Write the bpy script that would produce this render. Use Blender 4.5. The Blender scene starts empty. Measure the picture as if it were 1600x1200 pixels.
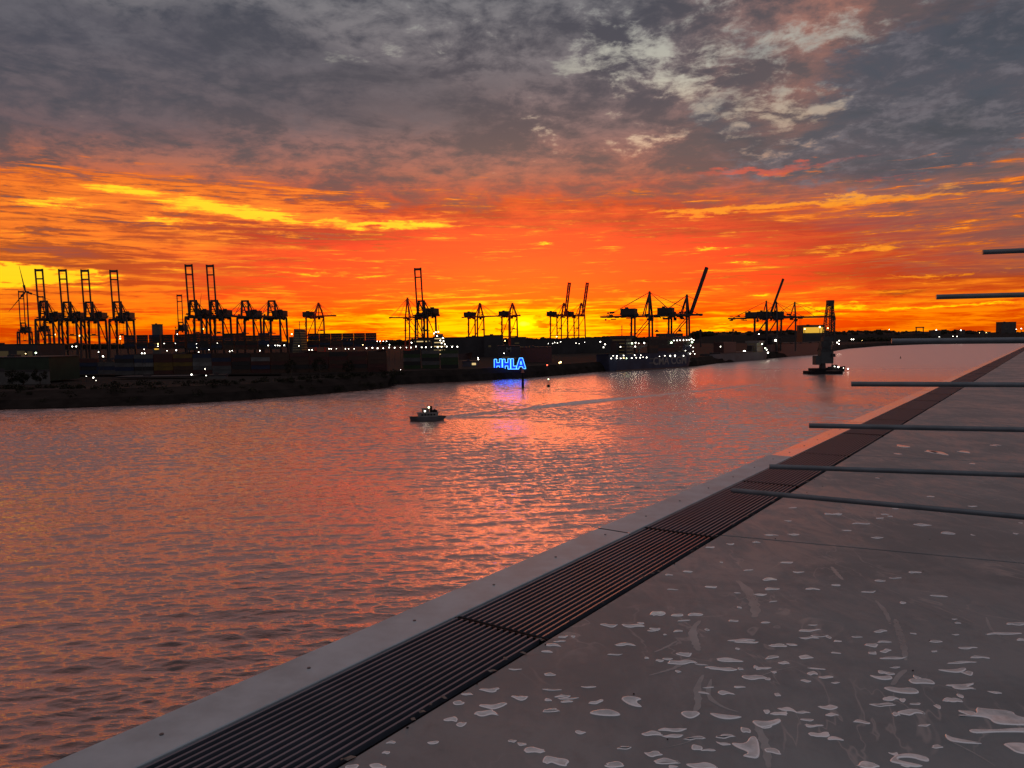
import bpy, bmesh, math, random
import numpy as np
from mathutils import Vector, Matrix
R = math.radians
random.seed(7)
scene = bpy.context.scene
COL = scene.collection

# ---------------------------------------------------------------- camera
H = 28.0                     # eye above the river
F = 1200.0                   # focal length in pixels of the 1600 px wide photograph
PITCH = math.atan(70 / 1200); ROLL = math.atan(0.0125)
fwd = Vector((0, math.cos(PITCH), -math.sin(PITCH)))
up0 = Vector((0, math.sin(PITCH), math.cos(PITCH)))
rt0 = Vector((1, 0, 0))
cr = math.cos(ROLL) * rt0 - math.sin(ROLL) * up0
cu = math.sin(ROLL) * rt0 + math.cos(ROLL) * up0
cam_d = bpy.data.cameras.new('camera'); cam = bpy.data.objects.new('camera', cam_d); COL.objects.link(cam)
cam.matrix_world = Matrix(((cr.x, cu.x, -fwd.x, 0), (cr.y, cu.y, -fwd.y, 0), (cr.z, cu.z, -fwd.z, H), (0, 0, 0, 1)))
cam_d.sensor_width = 36; cam_d.lens = 36 * F / 1600; cam_d.clip_start = 0.1; cam_d.clip_end = 60000
scene.camera = cam

def ray(px, py):
    return (cr * ((px - 800) / F) + cu * ((600 - py) / F) + fwd)
def at(px, py, Y):           # real point seen at a pixel, at northing Y
    d = ray(px, py); return Vector((0, 0, H)) + d * (Y / d.y)
def gnd(px, py, z=0.0):      # real point seen at a pixel, at height z
    d = ray(px, py); return Vector((0, 0, H)) + d * ((z - H) / d.z)
def azel(px, py):
    d = ray(px, py).normalized(); return math.degrees(math.atan2(d.x, d.y)), math.degrees(math.asin(d.z))

scene.view_settings.view_transform = 'Standard'; scene.view_settings.look = 'None'
scene.view_settings.exposure = 0; scene.view_settings.gamma = 1; scene.view_settings.use_curve_mapping = False
scene.render.engine = 'CYCLES'
scene.cycles.use_denoising = True; scene.cycles.max_bounces = 6; scene.cycles.volume_bounces = 0
scene.cycles.sample_clamp_indirect = 4

def lin(r, g, b, k=1.0):
    f = lambda c: ((c / 255) / 12.92 if c <= 10.31 else (((c / 255) + 0.055) / 1.055) ** 2.4) * k
    return (f(r), f(g), f(b))

# ---------------------------------------------------------------- node helper
class NT:
    def __init__(s, tree): s.t = tree; s.n = tree.nodes; s.l = tree.links
    def put(s, sock, v):
        if v is None: return
        if isinstance(v, bpy.types.NodeSocket): s.l.new(v, sock)
        elif isinstance(v, (tuple, list)) and len(v) == 3 and sock.type == 'RGBA': sock.default_value = (*v, 1)
        else: sock.default_value = v
    def node(s, t, **kw):
        n = s.n.new(t)
        for k, v in kw.items(): setattr(n, k, v)
        return n
    def m(s, op, a, b=None, c=None, clamp=False):
        n = s.node('ShaderNodeMath', operation=op, use_clamp=clamp)
        for i, v in enumerate((a, b, c)): s.put(n.inputs[i], v)
        return n.outputs[0]
    def v(s, op, a, b=None, c=None):
        n = s.node('ShaderNodeVectorMath', operation=op)
        s.put(n.inputs[0], a); s.put(n.inputs[1], b)
        if c is not None: s.put(n.inputs[3 if op == 'SCALE' else 2], c)
        return n.outputs['Value'] if op in ('DOT_PRODUCT', 'LENGTH', 'DISTANCE') else n.outputs['Vector']
    def xyz(s, x, y, z=0.0):
        n = s.node('ShaderNodeCombineXYZ'); s.put(n.inputs[0], x); s.put(n.inputs[1], y); s.put(n.inputs[2], z); return n.outputs[0]
    def sep(s, v):
        n = s.node('ShaderNodeSeparateXYZ'); s.put(n.inputs[0], v); return n.outputs
    def noise(s, vec, scale=1.0, detail=4, rough=0.5, dist=0.0, color=False):
        n = s.node('ShaderNodeTexNoise'); s.put(n.inputs['Vector'], vec); s.put(n.inputs['Scale'], scale)
        n.inputs['Detail'].default_value = detail; n.inputs['Roughness'].default_value = rough; n.inputs['Distortion'].default_value = dist
        return n.outputs['Color' if color else 'Fac']
    def ss(s, x, a, b):      # smoothstep
        n = s.node('ShaderNodeMapRange', interpolation_type='SMOOTHSTEP')
        s.put(n.inputs[0], x); n.inputs[1].default_value = a; n.inputs[2].default_value = b
        n.inputs[3].default_value = 0; n.inputs[4].default_value = 1; return n.outputs[0]
    def ramp(s, x, stops, interp='LINEAR'):
        n = s.node('ShaderNodeValToRGB'); s.put(n.inputs[0], x); cr_ = n.color_ramp; cr_.interpolation = interp
        while len(cr_.elements) < len(stops): cr_.elements.new(0.5)
        for e, (p, c) in zip(cr_.elements, stops): e.position = p
        for e, (p, c) in zip(cr_.elements, stops): e.position = p; e.color = (*c, 1)
        return n.outputs[0]
    def mix(s, f, a, b, mode='MIX'):
        n = s.node('ShaderNodeMix', data_type='RGBA', blend_type=mode, clamp_factor=True)
        s.put(n.inputs[0], f); s.put(n.inputs[6], a); s.put(n.inputs[7], b); return n.outputs[2]

# ---------------------------------------------------------------- sky
SUN_AZ, SUN_EL = azel(818, 506)
world = bpy.data.worlds.new('World'); scene.world = world; world.use_nodes = True
world.cycles.sampling_method = 'MANUAL'; world.cycles.sample_map_resolution = 1024
W = NT(world.node_tree); W.n.clear()
tc = W.node('ShaderNodeTexCoord').outputs['Generated']
dx, dy, dz = W.sep(W.v('NORMALIZE', tc))
az = W.m('MULTIPLY', W.m('ARCTAN2', dx, dy), 57.2958)
el = W.m('MULTIPLY', W.m('ARCSINE', dz), 57.2958)
dzp = W.m('MAXIMUM', dz, 0.0)
k = W.m('DIVIDE', 1.0, W.m('ADD', dzp, 0.07))
P = W.xyz(W.m('MULTIPLY', dx, k), W.m('MULTIPLY', dy, k), 0.0)        # cloud layer seen in perspective
n_big = W.noise(P, 0.55, 5, 0.55, 0.4)
n_mid = W.noise(P, 1.9, 7, 0.62, 0.6)
k2 = W.m('DIVIDE', 1.0, W.m('ADD', dzp, 0.20)); P2 = W.xyz(W.m('MULTIPLY', dx, k2), W.m('MULTIPLY', dy, k2), 0.0)
n_fin = W.noise(P2, 17.0, 5, 0.66, 0.3)
n_puf = W.noise(P2, 6.5, 6, 0.64, 0.35)
st_v = W.xyz(W.m('MULTIPLY', az, 0.075), W.m('MULTIPLY', el, 0.85), 3.0)
n_str = W.noise(st_v, 1.0, 7, 0.62, 0.35)                             # long level streaks low down
st_w = W.xyz(W.m('MULTIPLY', az, 0.16), W.m('MULTIPLY', el, 2.6), 9.0)
n_st2 = W.noise(st_w, 1.0, 5, 0.6, 0.8)
low = W.m('SUBTRACT', 1.0, W.ss(el, 5.0, 14.0))
# warped position in degrees, gives every patch a ragged wind-drawn edge
wn = W.noise(W.xyz(W.m('MULTIPLY', az, 0.16), W.m('MULTIPLY', el, 0.55), 5.0), 1.0, 7, 0.62, 0.3, color=True)
wn2 = W.noise(W.xyz(W.m('MULTIPLY', az, 0.55), W.m('MULTIPLY', el, 1.7), 2.0), 1.0, 5, 0.6, 0.3, color=True)
wv = W.v('ADD', W.v('MULTIPLY', W.v('SUBTRACT', wn, (0.5, 0.5, 0.5)), (10.0, 2.4, 0.0)), W.v('MULTIPLY', W.v('SUBTRACT', wn2, (0.5, 0.5, 0.5)), (5.0, 1.3, 0.0)))
AE = W.v('ADD', W.xyz(az, el, 0.0), wv)
def blobs(lst):
    tot = None
    for (px, py, rx, ry, amp) in lst:
        a, e = azel(px, py)
        sa = 1 / (rx / F * 57.3 * math.cos(R(a)) ** 1); se = 1 / (ry / F * 57.3)
        q = W.v('MULTIPLY_ADD', AE, (sa, se, 0.0), (-a * sa, -e * se, 0.0))
        d = W.v('DOT_PRODUCT', q, q)
        g = W.m('MULTIPLY', W.m('EXPONENT', W.m('MULTIPLY', d, -1.0)), amp)
        tot = g if tot is None else W.m('ADD', tot, g)
    return tot
EX = 30.0
eln = W.m('DIVIDE', W.m('MAXIMUM', el, 0.0), EX, clamp=True)
S = lambda e: e / EX
dark_c = W.ramp(eln, [(0, lin(190, 60, 25)), (S(2), lin(214, 54, 14)), (S(4), lin(158, 38, 24)), (S(6.5), lin(116, 54, 50)), (S(9), lin(96, 62, 64)),
                      (S(13), lin(84, 70, 76)), (S(17), lin(66, 65, 77)), (S(24), lin(58, 62, 74))])
lit_c = W.ramp(eln, [(0, lin(255, 120, 10)), (S(2.0), lin(255, 150, 0)), (S(3.6), lin(255, 74, 6)), (S(6), lin(246, 54, 22)), (S(9), lin(226, 84, 50)),
                     (S(12), lin(166, 98, 84)), (S(15), lin(128, 100, 100)), (S(19), lin(116, 109, 114)), (S(25), lin(118, 118, 122))])
t_hi = W.m('ADD', W.m('ADD', W.m('MULTIPLY', n_mid, 0.40), W.m('MULTIPLY', n_puf, 0.38)), W.m('MULTIPLY', n_fin, 0.22))
st_x = W.xyz(W.m('MULTIPLY', az, 0.34), W.m('MULTIPLY', W.m('ADD', el, W.m('MULTIPLY', n_str, 2.0)), 5.2), 4.0)
n_st3 = W.noise(st_x, 1.0, 4, 0.6, 0.5)
t_lo = W.m('ADD', W.m('ADD', W.m('MULTIPLY', n_str, 0.34), W.m('MULTIPLY', n_st2, 0.36)), W.m('MULTIPLY', n_st3, 0.30))
t_mix = W.node('ShaderNodeMix', data_type='FLOAT'); W.put(t_mix.inputs[0], low); W.put(t_mix.inputs[2], t_hi); W.put(t_mix.inputs[3], t_lo)
tex = W.ss(t_mix.outputs[0], 0.425, 0.585)
col = W.mix(tex, dark_c, lit_c)
# away from the sun the glow turns taupe
side = W.ss(az, 8.0, 25.0)
taupe = W.mix(tex, lin(92, 78, 80), lin(172, 108, 88))
col = W.mix(W.m('MULTIPLY', W.m('MULTIPLY', side, 0.86), W.ss(el, 1.8, 4.2)), col, taupe)
lside = W.ss(W.m('MULTIPLY', az, -1.0), 10.0, 24.0)
taupe2 = W.mix(tex, lin(140, 92, 78), lin(238, 140, 66))
col = W.mix(W.m('MULTIPLY', W.m('MULTIPLY', lside, 0.7), W.m('MULTIPLY', low, W.ss(el, 1.5, 4.0))), col, taupe2)
# high pale gaps and heavy slate banks
n_ed = W.m('ADD', W.m('MULTIPLY', n_puf, 0.75), W.m('MULTIPLY', n_fin, 0.5))
def mk(bl, a, b, wgt=1.0, ns=0.9):
    return W.ss(W.m('ADD', bl, W.m('MULTIPLY', W.m('SUBTRACT', n_ed, 0.625), ns)), a, b)
gaps = mk(blobs([(1150, 80, 170, 90, .52), (1240, 190, 80, 50, .75), (1010, 110, 190, 80, .40), (600, 60, 200, 60, .25), (1330, 40, 90, 50, .5), (900, 235, 110, 25, .6), (1080, 215, 90, 25, .45),
                 (620, 75, 90, 16, .5), (700, 40, 90, 20, .35), (820, 190, 60, 20, .5), (950, 60, 120, 60, .4), (1580, 40, 60, 60, .25)]), 0.62, 1.35, ns=3.6)
gap_c = W.ramp(eln, [(S(8), lin(240, 170, 120)), (S(12), lin(228, 176, 140)), (S(15), lin(206, 184, 158)), (S(18), lin(182, 178, 164)), (S(24), lin(150, 156, 154)), (1, lin(170, 182, 190))])
slate = mk(blobs([(1450, 150, 210, 110, .95), (1560, 80, 200, 70, .7), (1130, 190, 60, 45, .7), (1380, 230, 200, 45, .8), (1180, 70, 50, 50, .5), (120, 90, 260, 80, 1.0), (60, 150, 220, 50, .8), (330, 60, 160, 60, .5), (480, 180, 120, 30, .4),
                  (650, 170, 150, 50, .7), (560, 110, 130, 40, .4), (1180, 270, 130, 18, .5), (850, 110, 100, 30, .4)]), 0.3, 0.95, ns=2.0)
slate_c = W.ramp(W.ss(az, -25, 30), [(0, lin(70, 68, 80)), (.6, lin(68, 70, 80)), (1, lin(62, 69, 83))])
slate_c = W.mix(W.m('MULTIPLY', W.ss(n_ed, .60, .76), W.m('ADD', W.m('MULTIPLY', W.ss(az, 0, 12), .55), .12)), slate_c, lin(98, 101, 112))
slate_c = W.mix(W.m('MULTIPLY', W.m('SUBTRACT', 1.0, W.ss(n_mid, .36, .52)), .5), slate_c, lin(46, 52, 64))
col = W.mix(W.m('MULTIPLY', slate, W.m('ADD', W.m('MULTIPLY', W.ss(az, -5, 10), .28), .64)), col, slate_c)
col = W.mix(W.m('MULTIPLY', gaps, W.m('SUBTRACT', 1.0, W.m('MULTIPLY', slate, 0.45))), col, gap_c)
# dull mauve banks between the bright streaks
mauve = W.ss(blobs([(520, 372, 150, 17, 1.0), (230, 350, 90, 12, .5), (60, 395, 130, 14, .6), (600, 320, 60, 7, .7), (1420, 345, 180, 10, .7), (1340, 372, 160, 9, .5), (640, 420, 120, 9, .55), (1380, 455, 60, 8, .7),
                    (1060, 360, 130, 10, .5), (420, 415, 60, 8, .6), (900, 345, 120, 12, .5), (1560, 290, 120, 12, .7), (250, 300, 70, 8, .3), (1500, 400, 150, 12, .6)]), 0.2, 0.8)
col = W.mix(W.m('MULTIPLY', mauve, .86), col, W.mix(W.ss(n_st3, .35, .65), lin(98, 72, 78), lin(146, 86, 78)))
# red-pink veins
veins = W.m('MULTIPLY', W.m('SUBTRACT', 1.0, W.ss(el, 14.0, 17.0)), W.ss(W.m('ADD', blobs([(1200, 262, 170, 8, .9), (950, 300, 160, 12, .5), (1420, 268, 150, 6, .7), (720, 262, 120, 8, .4), (130, 260, 120, 12, .3), (880, 270, 200, 8, .4)]), W.m('MULTIPLY', W.m('SUBTRACT', n_str, .5), 1.4)), 0.46, 0.95))
col = W.mix(W.m('MULTIPLY', veins, .6), col, lin(226, 96, 74))
peach = W.ss(W.m('ADD', blobs([(1180, 322, 150, 7, 1.0), (1330, 306, 140, 6, .8), (1480, 300, 110, 5, .6), (1080, 332, 60, 5, .7), (890, 236, 60, 12, .4), (1330, 390, 90, 5, .8), (1480, 430, 110, 4, .9),
                      (1380, 388, 60, 4, .4), (110, 310, 110, 10, .6), (540, 290, 80, 8, .4), (1310, 365, 50, 4, .4), (60, 265, 80, 10, .5), (240, 400, 120, 5, .4), (480, 255, 50, 6, .3)]), W.m('MULTIPLY', W.m('SUBTRACT', W.m('ADD', W.m('MULTIPLY', n_st2, .5), W.m('MULTIPLY', n_st3, .5)), .5), 2.6)), 0.45, 1.2)
col = W.mix(W.m('MULTIPLY', W.m('MULTIPLY', peach, W.m('SUBTRACT', 1.0, W.ss(el, 11.5, 14.0))), .85), col, lin(250, 168, 92))
glow = blobs([(120, 300, 260, 40, .8), (420, 325, 220, 26, .8), (60, 360, 200, 22, .6), (300, 400, 240, 22, .45), (600, 345, 130, 12, .6), (1250, 325, 260, 14, .4), (60, 460, 200, 30, .7), (240, 470, 160, 18, .6), (430, 470, 120, 16, .4), (1480, 485, 160, 12, .6), (1180, 505, 140, 12, .6)])
glow = W.ss(W.m('ADD', glow, W.m('MULTIPLY', W.m('SUBTRACT', W.m('ADD', W.m('MULTIPLY', n_st2, .5), W.m('MULTIPLY', n_st3, .5)), .5), 4.2)), .32, 1.0)
col = W.mix(W.m('MULTIPLY', W.m('MULTIPLY', glow, .85), W.m('SUBTRACT', 1.0, W.ss(el, 10.5, 14.0))), col, lin(252, 122, 30))
# burning yellow openings
yb = blobs([(60, 433, 120, 9, 1.5), (-60, 433, 120, 12, 1.4), (165, 428, 50, 3, .8), (345, 326, 95, 13, 1.3), (440, 340, 100, 6, 1.0), (610, 346, 80, 6, 1.35), (190, 298, 90, 6, .95), (80, 318, 80, 6, .85), (240, 350, 60, 5, .7),
            (50, 360, 60, 5, .6), (340, 352, 60, 5, .6), (855, 384, 18, 2.5, 1.1), (1096, 387, 28, 3, 1.4), (1200, 461, 30, 3, 1.3), (1175, 402, 10, 2, 1.0), (490, 428, 40, 4, .7), (265, 412, 40, 3, .4),
            (1450, 478, 110, 4, 1.0), (1400, 483, 40, 3, .5), (1290, 480, 50, 3, .8), (1550, 474, 60, 3, .5), (560, 430, 30, 3, .5), (700, 455, 30, 3, .4), (1150, 513, 70, 4, 1.0), (960, 430, 14, 2, .4)])
lowg = W.m('ADD', W.m('MULTIPLY', W.m('SUBTRACT', 1.0, W.ss(el, 8.5, 14.0)), 1.0), 0.0)
yv = W.m('ADD', yb, W.m('MULTIPLY', lowg, W.m('SUBTRACT', W.m('ADD', W.m('MULTIPLY', n_st2, .55), W.m('MULTIPLY', n_st3, .45)), .5)))
yv = W.m('MULTIPLY', W.m('ADD', W.m('MULTIPLY', W.m('SUBTRACT', yv, yb), 4.6), yb), W.m('SUBTRACT', 1.0, W.ss(el, 12.0, 14.0)))
col = W.mix(W.m('MULTIPLY', W.ss(yv, .12, .75), .85), col, lin(255, 132, 34))
yel = W.ss(yv, 0.5, 1.25)
col = W.mix(yel, col, lin(255, 205, 12, 1.1))
# glow round the hidden sun
da = W.m('DIVIDE', W.m('SUBTRACT', az, SUN_AZ - 1.5), 13.5)
de = W.m('DIVIDE', W.m('SUBTRACT', el, 1.2), 1.75)
g1 = W.m('EXPONENT', W.m('MULTIPLY', W.m('ADD', W.m('MULTIPLY', da, da), W.m('MULTIPLY', de, de)), -1.0))
g1 = W.ss(W.m('ADD', g1, W.m('MULTIPLY', W.m('SUBTRACT', W.m('ADD', W.m('MULTIPLY', n_st2, .5), W.m('MULTIPLY', n_st3, .5)), .5), 2.4)), 0.22, 0.95)
g1 = W.m('MULTIPLY', g1, W.m('SUBTRACT', 1.0, W.ss(el, 6.0, 9.0)))
col = W.mix(g1, col, (1.5, .62, .0))
db = W.m('DIVIDE', W.m('SUBTRACT', az, SUN_AZ), 19.0); de2 = W.m('DIVIDE', W.m('SUBTRACT', el, 3.8), 4.0)
g2 = W.m('EXPONENT', W.m('MULTIPLY', W.m('ADD', W.m('MULTIPLY', db, db), W.m('MULTIPLY', de2, de2)), -1.0))
redm = W.m('MULTIPLY', W.m('MULTIPLY', g2, .95), W.ss(W.m('SUBTRACT', 1.0, W.m('ADD', W.m('MULTIPLY', n_st2, .6), W.m('MULTIPLY', n_st3, .4))), .40, .56))
col = W.mix(W.m('MULTIPLY', redm, W.m('SUBTRACT', 1.0, W.m('MULTIPLY', g1, .6))), col, (2.1, .052, .012))
cl = W.ss(blobs([(842, 500, 16, 6, 1.3), (768, 507, 14, 7, 1.2), (870, 492, 30, 3, .5)]), .35, .8)
col = W.mix(cl, col, lin(226, 70, 8))
q1 = W.m('DIVIDE', W.m('SUBTRACT', az, SUN_AZ), 0.85); q2 = W.m('DIVIDE', W.m('SUBTRACT', el, SUN_EL), 0.45)
core = W.m('EXPONENT', W.m('MULTIPLY', W.m('ADD', W.m('MULTIPLY', q1, q1), W.m('MULTIPLY', q2, q2)), -1.0))
col = W.mix(core, col, (2.2, 1.5, 0.35))
hs_ = W.node('ShaderNodeHueSaturation'); W.put(hs_.inputs['Color'], col); W.put(hs_.inputs['Saturation'], W.m('ADD', W.m('MULTIPLY', W.m('SUBTRACT', 1.0, W.ss(el, 6.0, 15.0)), .16), 1.0)); col = hs_.outputs[0]
# overhead and behind the viewer: grey-blue dusk cloud, plus an added warm band
zen = W.ss(el, 25.0, 38.0)
over = W.mix(W.ss(n_big, .35, .65), (0.20, 0.205, 0.235), (0.40, 0.41, 0.45))
warm_fill = W.m('MULTIPLY', W.m('SUBTRACT', 1.0, W.ss(az, -2.0, 28.0)), W.m('SUBTRACT', 1.0, W.ss(el, 44.0, 64.0)))  # unseen orange sky added above the view to tint the water
over = W.mix(W.m('MULTIPLY', warm_fill, .85), over, W.mix(W.ss(n_mid, .4, .6), (.24, .085, .065), (.60, .19, .10)))
col = W.mix(zen, col, over)
back = W.ss(W.m('ABSOLUTE', az), 60.0, 120.0)
bk = W.ramp(eln, [(0, (0.16, .13, .16)), (.5, (.14, .15, .20)), (1, (.2, .21, .25))])
col = W.mix(W.m('MULTIPLY', back, W.m('SUBTRACT', 1.0, zen)), col, W.mix(n_mid, bk, (.17, .17, .21)))
col = W.mix(W.ss(W.m('MULTIPLY', el, -1.0), 0.0, 2.0), col, (0.03, 0.02, 0.02))
bg = W.node('ShaderNodeBackground'); W.put(bg.inputs[0], col); bg.inputs[1].default_value = 1.0
sky = W.node('ShaderNodeTexSky', sky_type='NISHITA', sun_disc=False); sky.sun_elevation = R(1.0); sky.sun_rotation = R(SUN_AZ)
bg2 = W.node('ShaderNodeBackground'); W.put(bg2.inputs[0], sky.outputs[0]); bg2.inputs[1].default_value = 0.02
add = W.node('ShaderNodeAddShader'); W.l.new(bg.outputs[0], add.inputs[0]); W.l.new(bg2.outputs[0], add.inputs[1])
wo = W.node('ShaderNodeOutputWorld'); W.l.new(add.outputs[0], wo.inputs[0])

sl = bpy.data.lights.new('sun', 'SUN'); sl.energy = 0.10; sl.angle = R(16); sl.color = (1, .36, .14)
so = bpy.data.objects.new('sun', sl); COL.objects.link(so)
sd = Vector((math.sin(R(SUN_AZ)), math.cos(R(SUN_AZ)), math.tan(R(2.0)))).normalized()
so.rotation_euler = sd.to_track_quat('Z', 'Y').to_euler()

# ---------------------------------------------------------------- object helpers
def tag(o, label=None, cat=None, group=None, kind=None):
    if label: o['label'] = label
    if cat: o['category'] = cat
    if group: o['group'] = group
    if kind: o['kind'] = kind
    return o
def empty(name, loc, rz=0.0, label=None, cat=None, group=None):
    o = bpy.data.objects.new(name, None); COL.objects.link(o); o.location = loc; o.rotation_euler = (0, 0, rz)
    o.empty_display_size = 0.5
    return tag(o, label, cat, group)
class MB:
    def __init__(s): s.v = []; s.f = []; s.mi = []
    def add(s, vs, fs, mi=0):
        b = len(s.v); s.v += [tuple(x) for x in vs]; s.f += [tuple(i + b for i in f) for f in fs]; s.mi += [mi] * len(fs); return s
    def box(s, x0, x1, y0, y1, z0, z1, mi=0):
        return s.add([(x0, y0, z0), (x1, y0, z0), (x1, y1, z0), (x0, y1, z0), (x0, y0, z1), (x1, y0, z1), (x1, y1, z1), (x0, y1, z1)],
                     [(0, 3, 2, 1), (4, 5, 6, 7), (0, 1, 5, 4), (1, 2, 6, 5), (2, 3, 7, 6), (3, 0, 4, 7)], mi)
    def beam(s, p, q, w, h=None, mi=0, w2=None):
        h = w if h is None else h; p = Vector(p); q = Vector(q); d = (q - p).normalized()
        a = Vector((0, 0, 1)) if abs(d.z) < 0.9 else Vector((1, 0, 0))
        u = d.cross(a).normalized(); n = u.cross(d).normalized(); k2 = (w2 / w) if w2 else 1
        vs = []
        for c, kk in ((p, 1), (q, k2)):
            for su, sn in ((-1, -1), (1, -1), (1, 1), (-1, 1)): vs.append(c + u * (su * w / 2 * kk) + n * (sn * h / 2 * kk))
        return s.add(vs, [(3, 2, 1, 0), (4, 5, 6, 7), (0, 1, 5, 4), (1, 2, 6, 5), (2, 3, 7, 6), (3, 0, 4, 7)], mi)
    def tube(s, pts, r, n=8, mi=0, cap=True, r2=None):
        pts = [Vector(p) for p in pts]; rings = []; m = len(pts)
        for i, p in enumerate(pts):
            d = (pts[min(i + 1, m - 1)] - pts[max(i - 1, 0)]).normalized()
            a = Vector((0, 0, 1)) if abs(d.z) < 0.9 else Vector((1, 0, 0))
            u = d.cross(a).normalized(); w = u.cross(d).normalized(); rr = r if r2 is None else r + (r2 - r) * i / (m - 1)
            rings.append([p + (u * math.cos(2 * math.pi * j / n) + w * math.sin(2 * math.pi * j / n)) * rr for j in range(n)])
        vs = [x for rg in rings for x in rg]; fs = []
        for i in range(m - 1):
            for j in range(n): fs.append((i * n + j, i * n + (j + 1) % n, (i + 1) * n + (j + 1) % n, (i + 1) * n + j))
        if cap: fs += [tuple(range(n))[::-1], tuple((m - 1) * n + j for j in range(n))]
        return s.add(vs, fs, mi)
    def ball(s, c, r, n=8, m=5, mi=0, sz=1.0, jit=0.0):
        c = Vector(c); vs = [c + Vector((0, 0, r * sz))]
        for i in range(1, m):
            th = math.pi * i / m
            for j in range(n):
                k_ = 1 + (random.uniform(-jit, jit) if jit else 0)
                vs.append(c + Vector((r * k_ * math.sin(th) * math.cos(2 * math.pi * j / n), r * k_ * math.sin(th) * math.sin(2 * math.pi * j / n), r * k_ * sz * math.cos(th))))
        vs.append(c - Vector((0, 0, r * sz))); fs = [(0, 1 + j, 1 + (j + 1) % n) for j in range(n)]
        for i in range(m - 2):
            for j in range(n): a = 1 + i * n; fs.append((a + j, a + n + j, a + n + (j + 1) % n, a + (j + 1) % n))
        a = 1 + (m - 2) * n; L = len(vs) - 1
        fs += [(a + j, L, a + (j + 1) % n) for j in range(n)]
        return s.add(vs, fs, mi)
    def mesh(s, name, mats, smooth=False):
        me = bpy.data.meshes.new(name); me.from_pydata(s.v, [], s.f)
        for m_ in (mats if isinstance(mats, (list, tuple)) else [mats]): me.materials.append(m_)
        if len(set(s.mi)) > 1: me.polygons.foreach_set('material_index', s.mi)
        if smooth: me.polygons.foreach_set('use_smooth', [True] * len(me.polygons))
        me.update(); return me
    def build(s, name, mats, parent=None, loc=None, smooth=False):
        o = bpy.data.objects.new(name, s.mesh(name, mats, smooth)); COL.objects.link(o)
        if parent: o.parent = parent
        if loc is not None: o.location = loc
        return o
def kids(o): return [c for c in bpy.data.objects if c.parent == o]
def copy_tree(o, parent=None, cache=None):
    c = o.copy(); COL.objects.link(c); c.parent = parent
    for ch in kids(o): copy_tree(ch, c)
    return c

# ---------------------------------------------------------------- materials
def mat(name, base, rough=0.6, metal=0.0, spec=0.5, var=0.25, scale=0.6, bump=0.0, emit=None, es=1.0, coat=0.0):
    m_ = bpy.data.materials.new(name); m_.use_nodes = True; T = NT(m_.node_tree)
    b = T.n['Principled BSDF']
    oc = T.node('ShaderNodeTexCoord').outputs['Object']
    nz = T.noise(oc, scale, 5, 0.6)
    c = T.mix(T.ss(nz, .3, .7), tuple(x * (1 - var) for x in base), tuple(min(1, x * (1 + var)) for x in base))
    T.put(b.inputs['Base Color'], c); b.inputs['Metallic'].default_value = metal
    T.put(b.inputs['Roughness'], T.m('ADD', T.m('MULTIPLY', nz, .2), rough - .1, clamp=True))
    b.inputs['Specular IOR Level'].default_value = spec; b.inputs['Coat Weight'].default_value = coat
    if bump:
        bn = T.node('ShaderNodeBump'); bn.inputs['Strength'].default_value = bump; T.put(bn.inputs['Height'], T.noise(oc, scale * 6, 4, .6)); T.l.new(bn.outputs[0], b.inputs['Normal'])
    if emit: b.inputs['Emission Color'].default_value = (*emit, 1); b.inputs['Emission Strength'].default_value = es
    return m_
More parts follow.
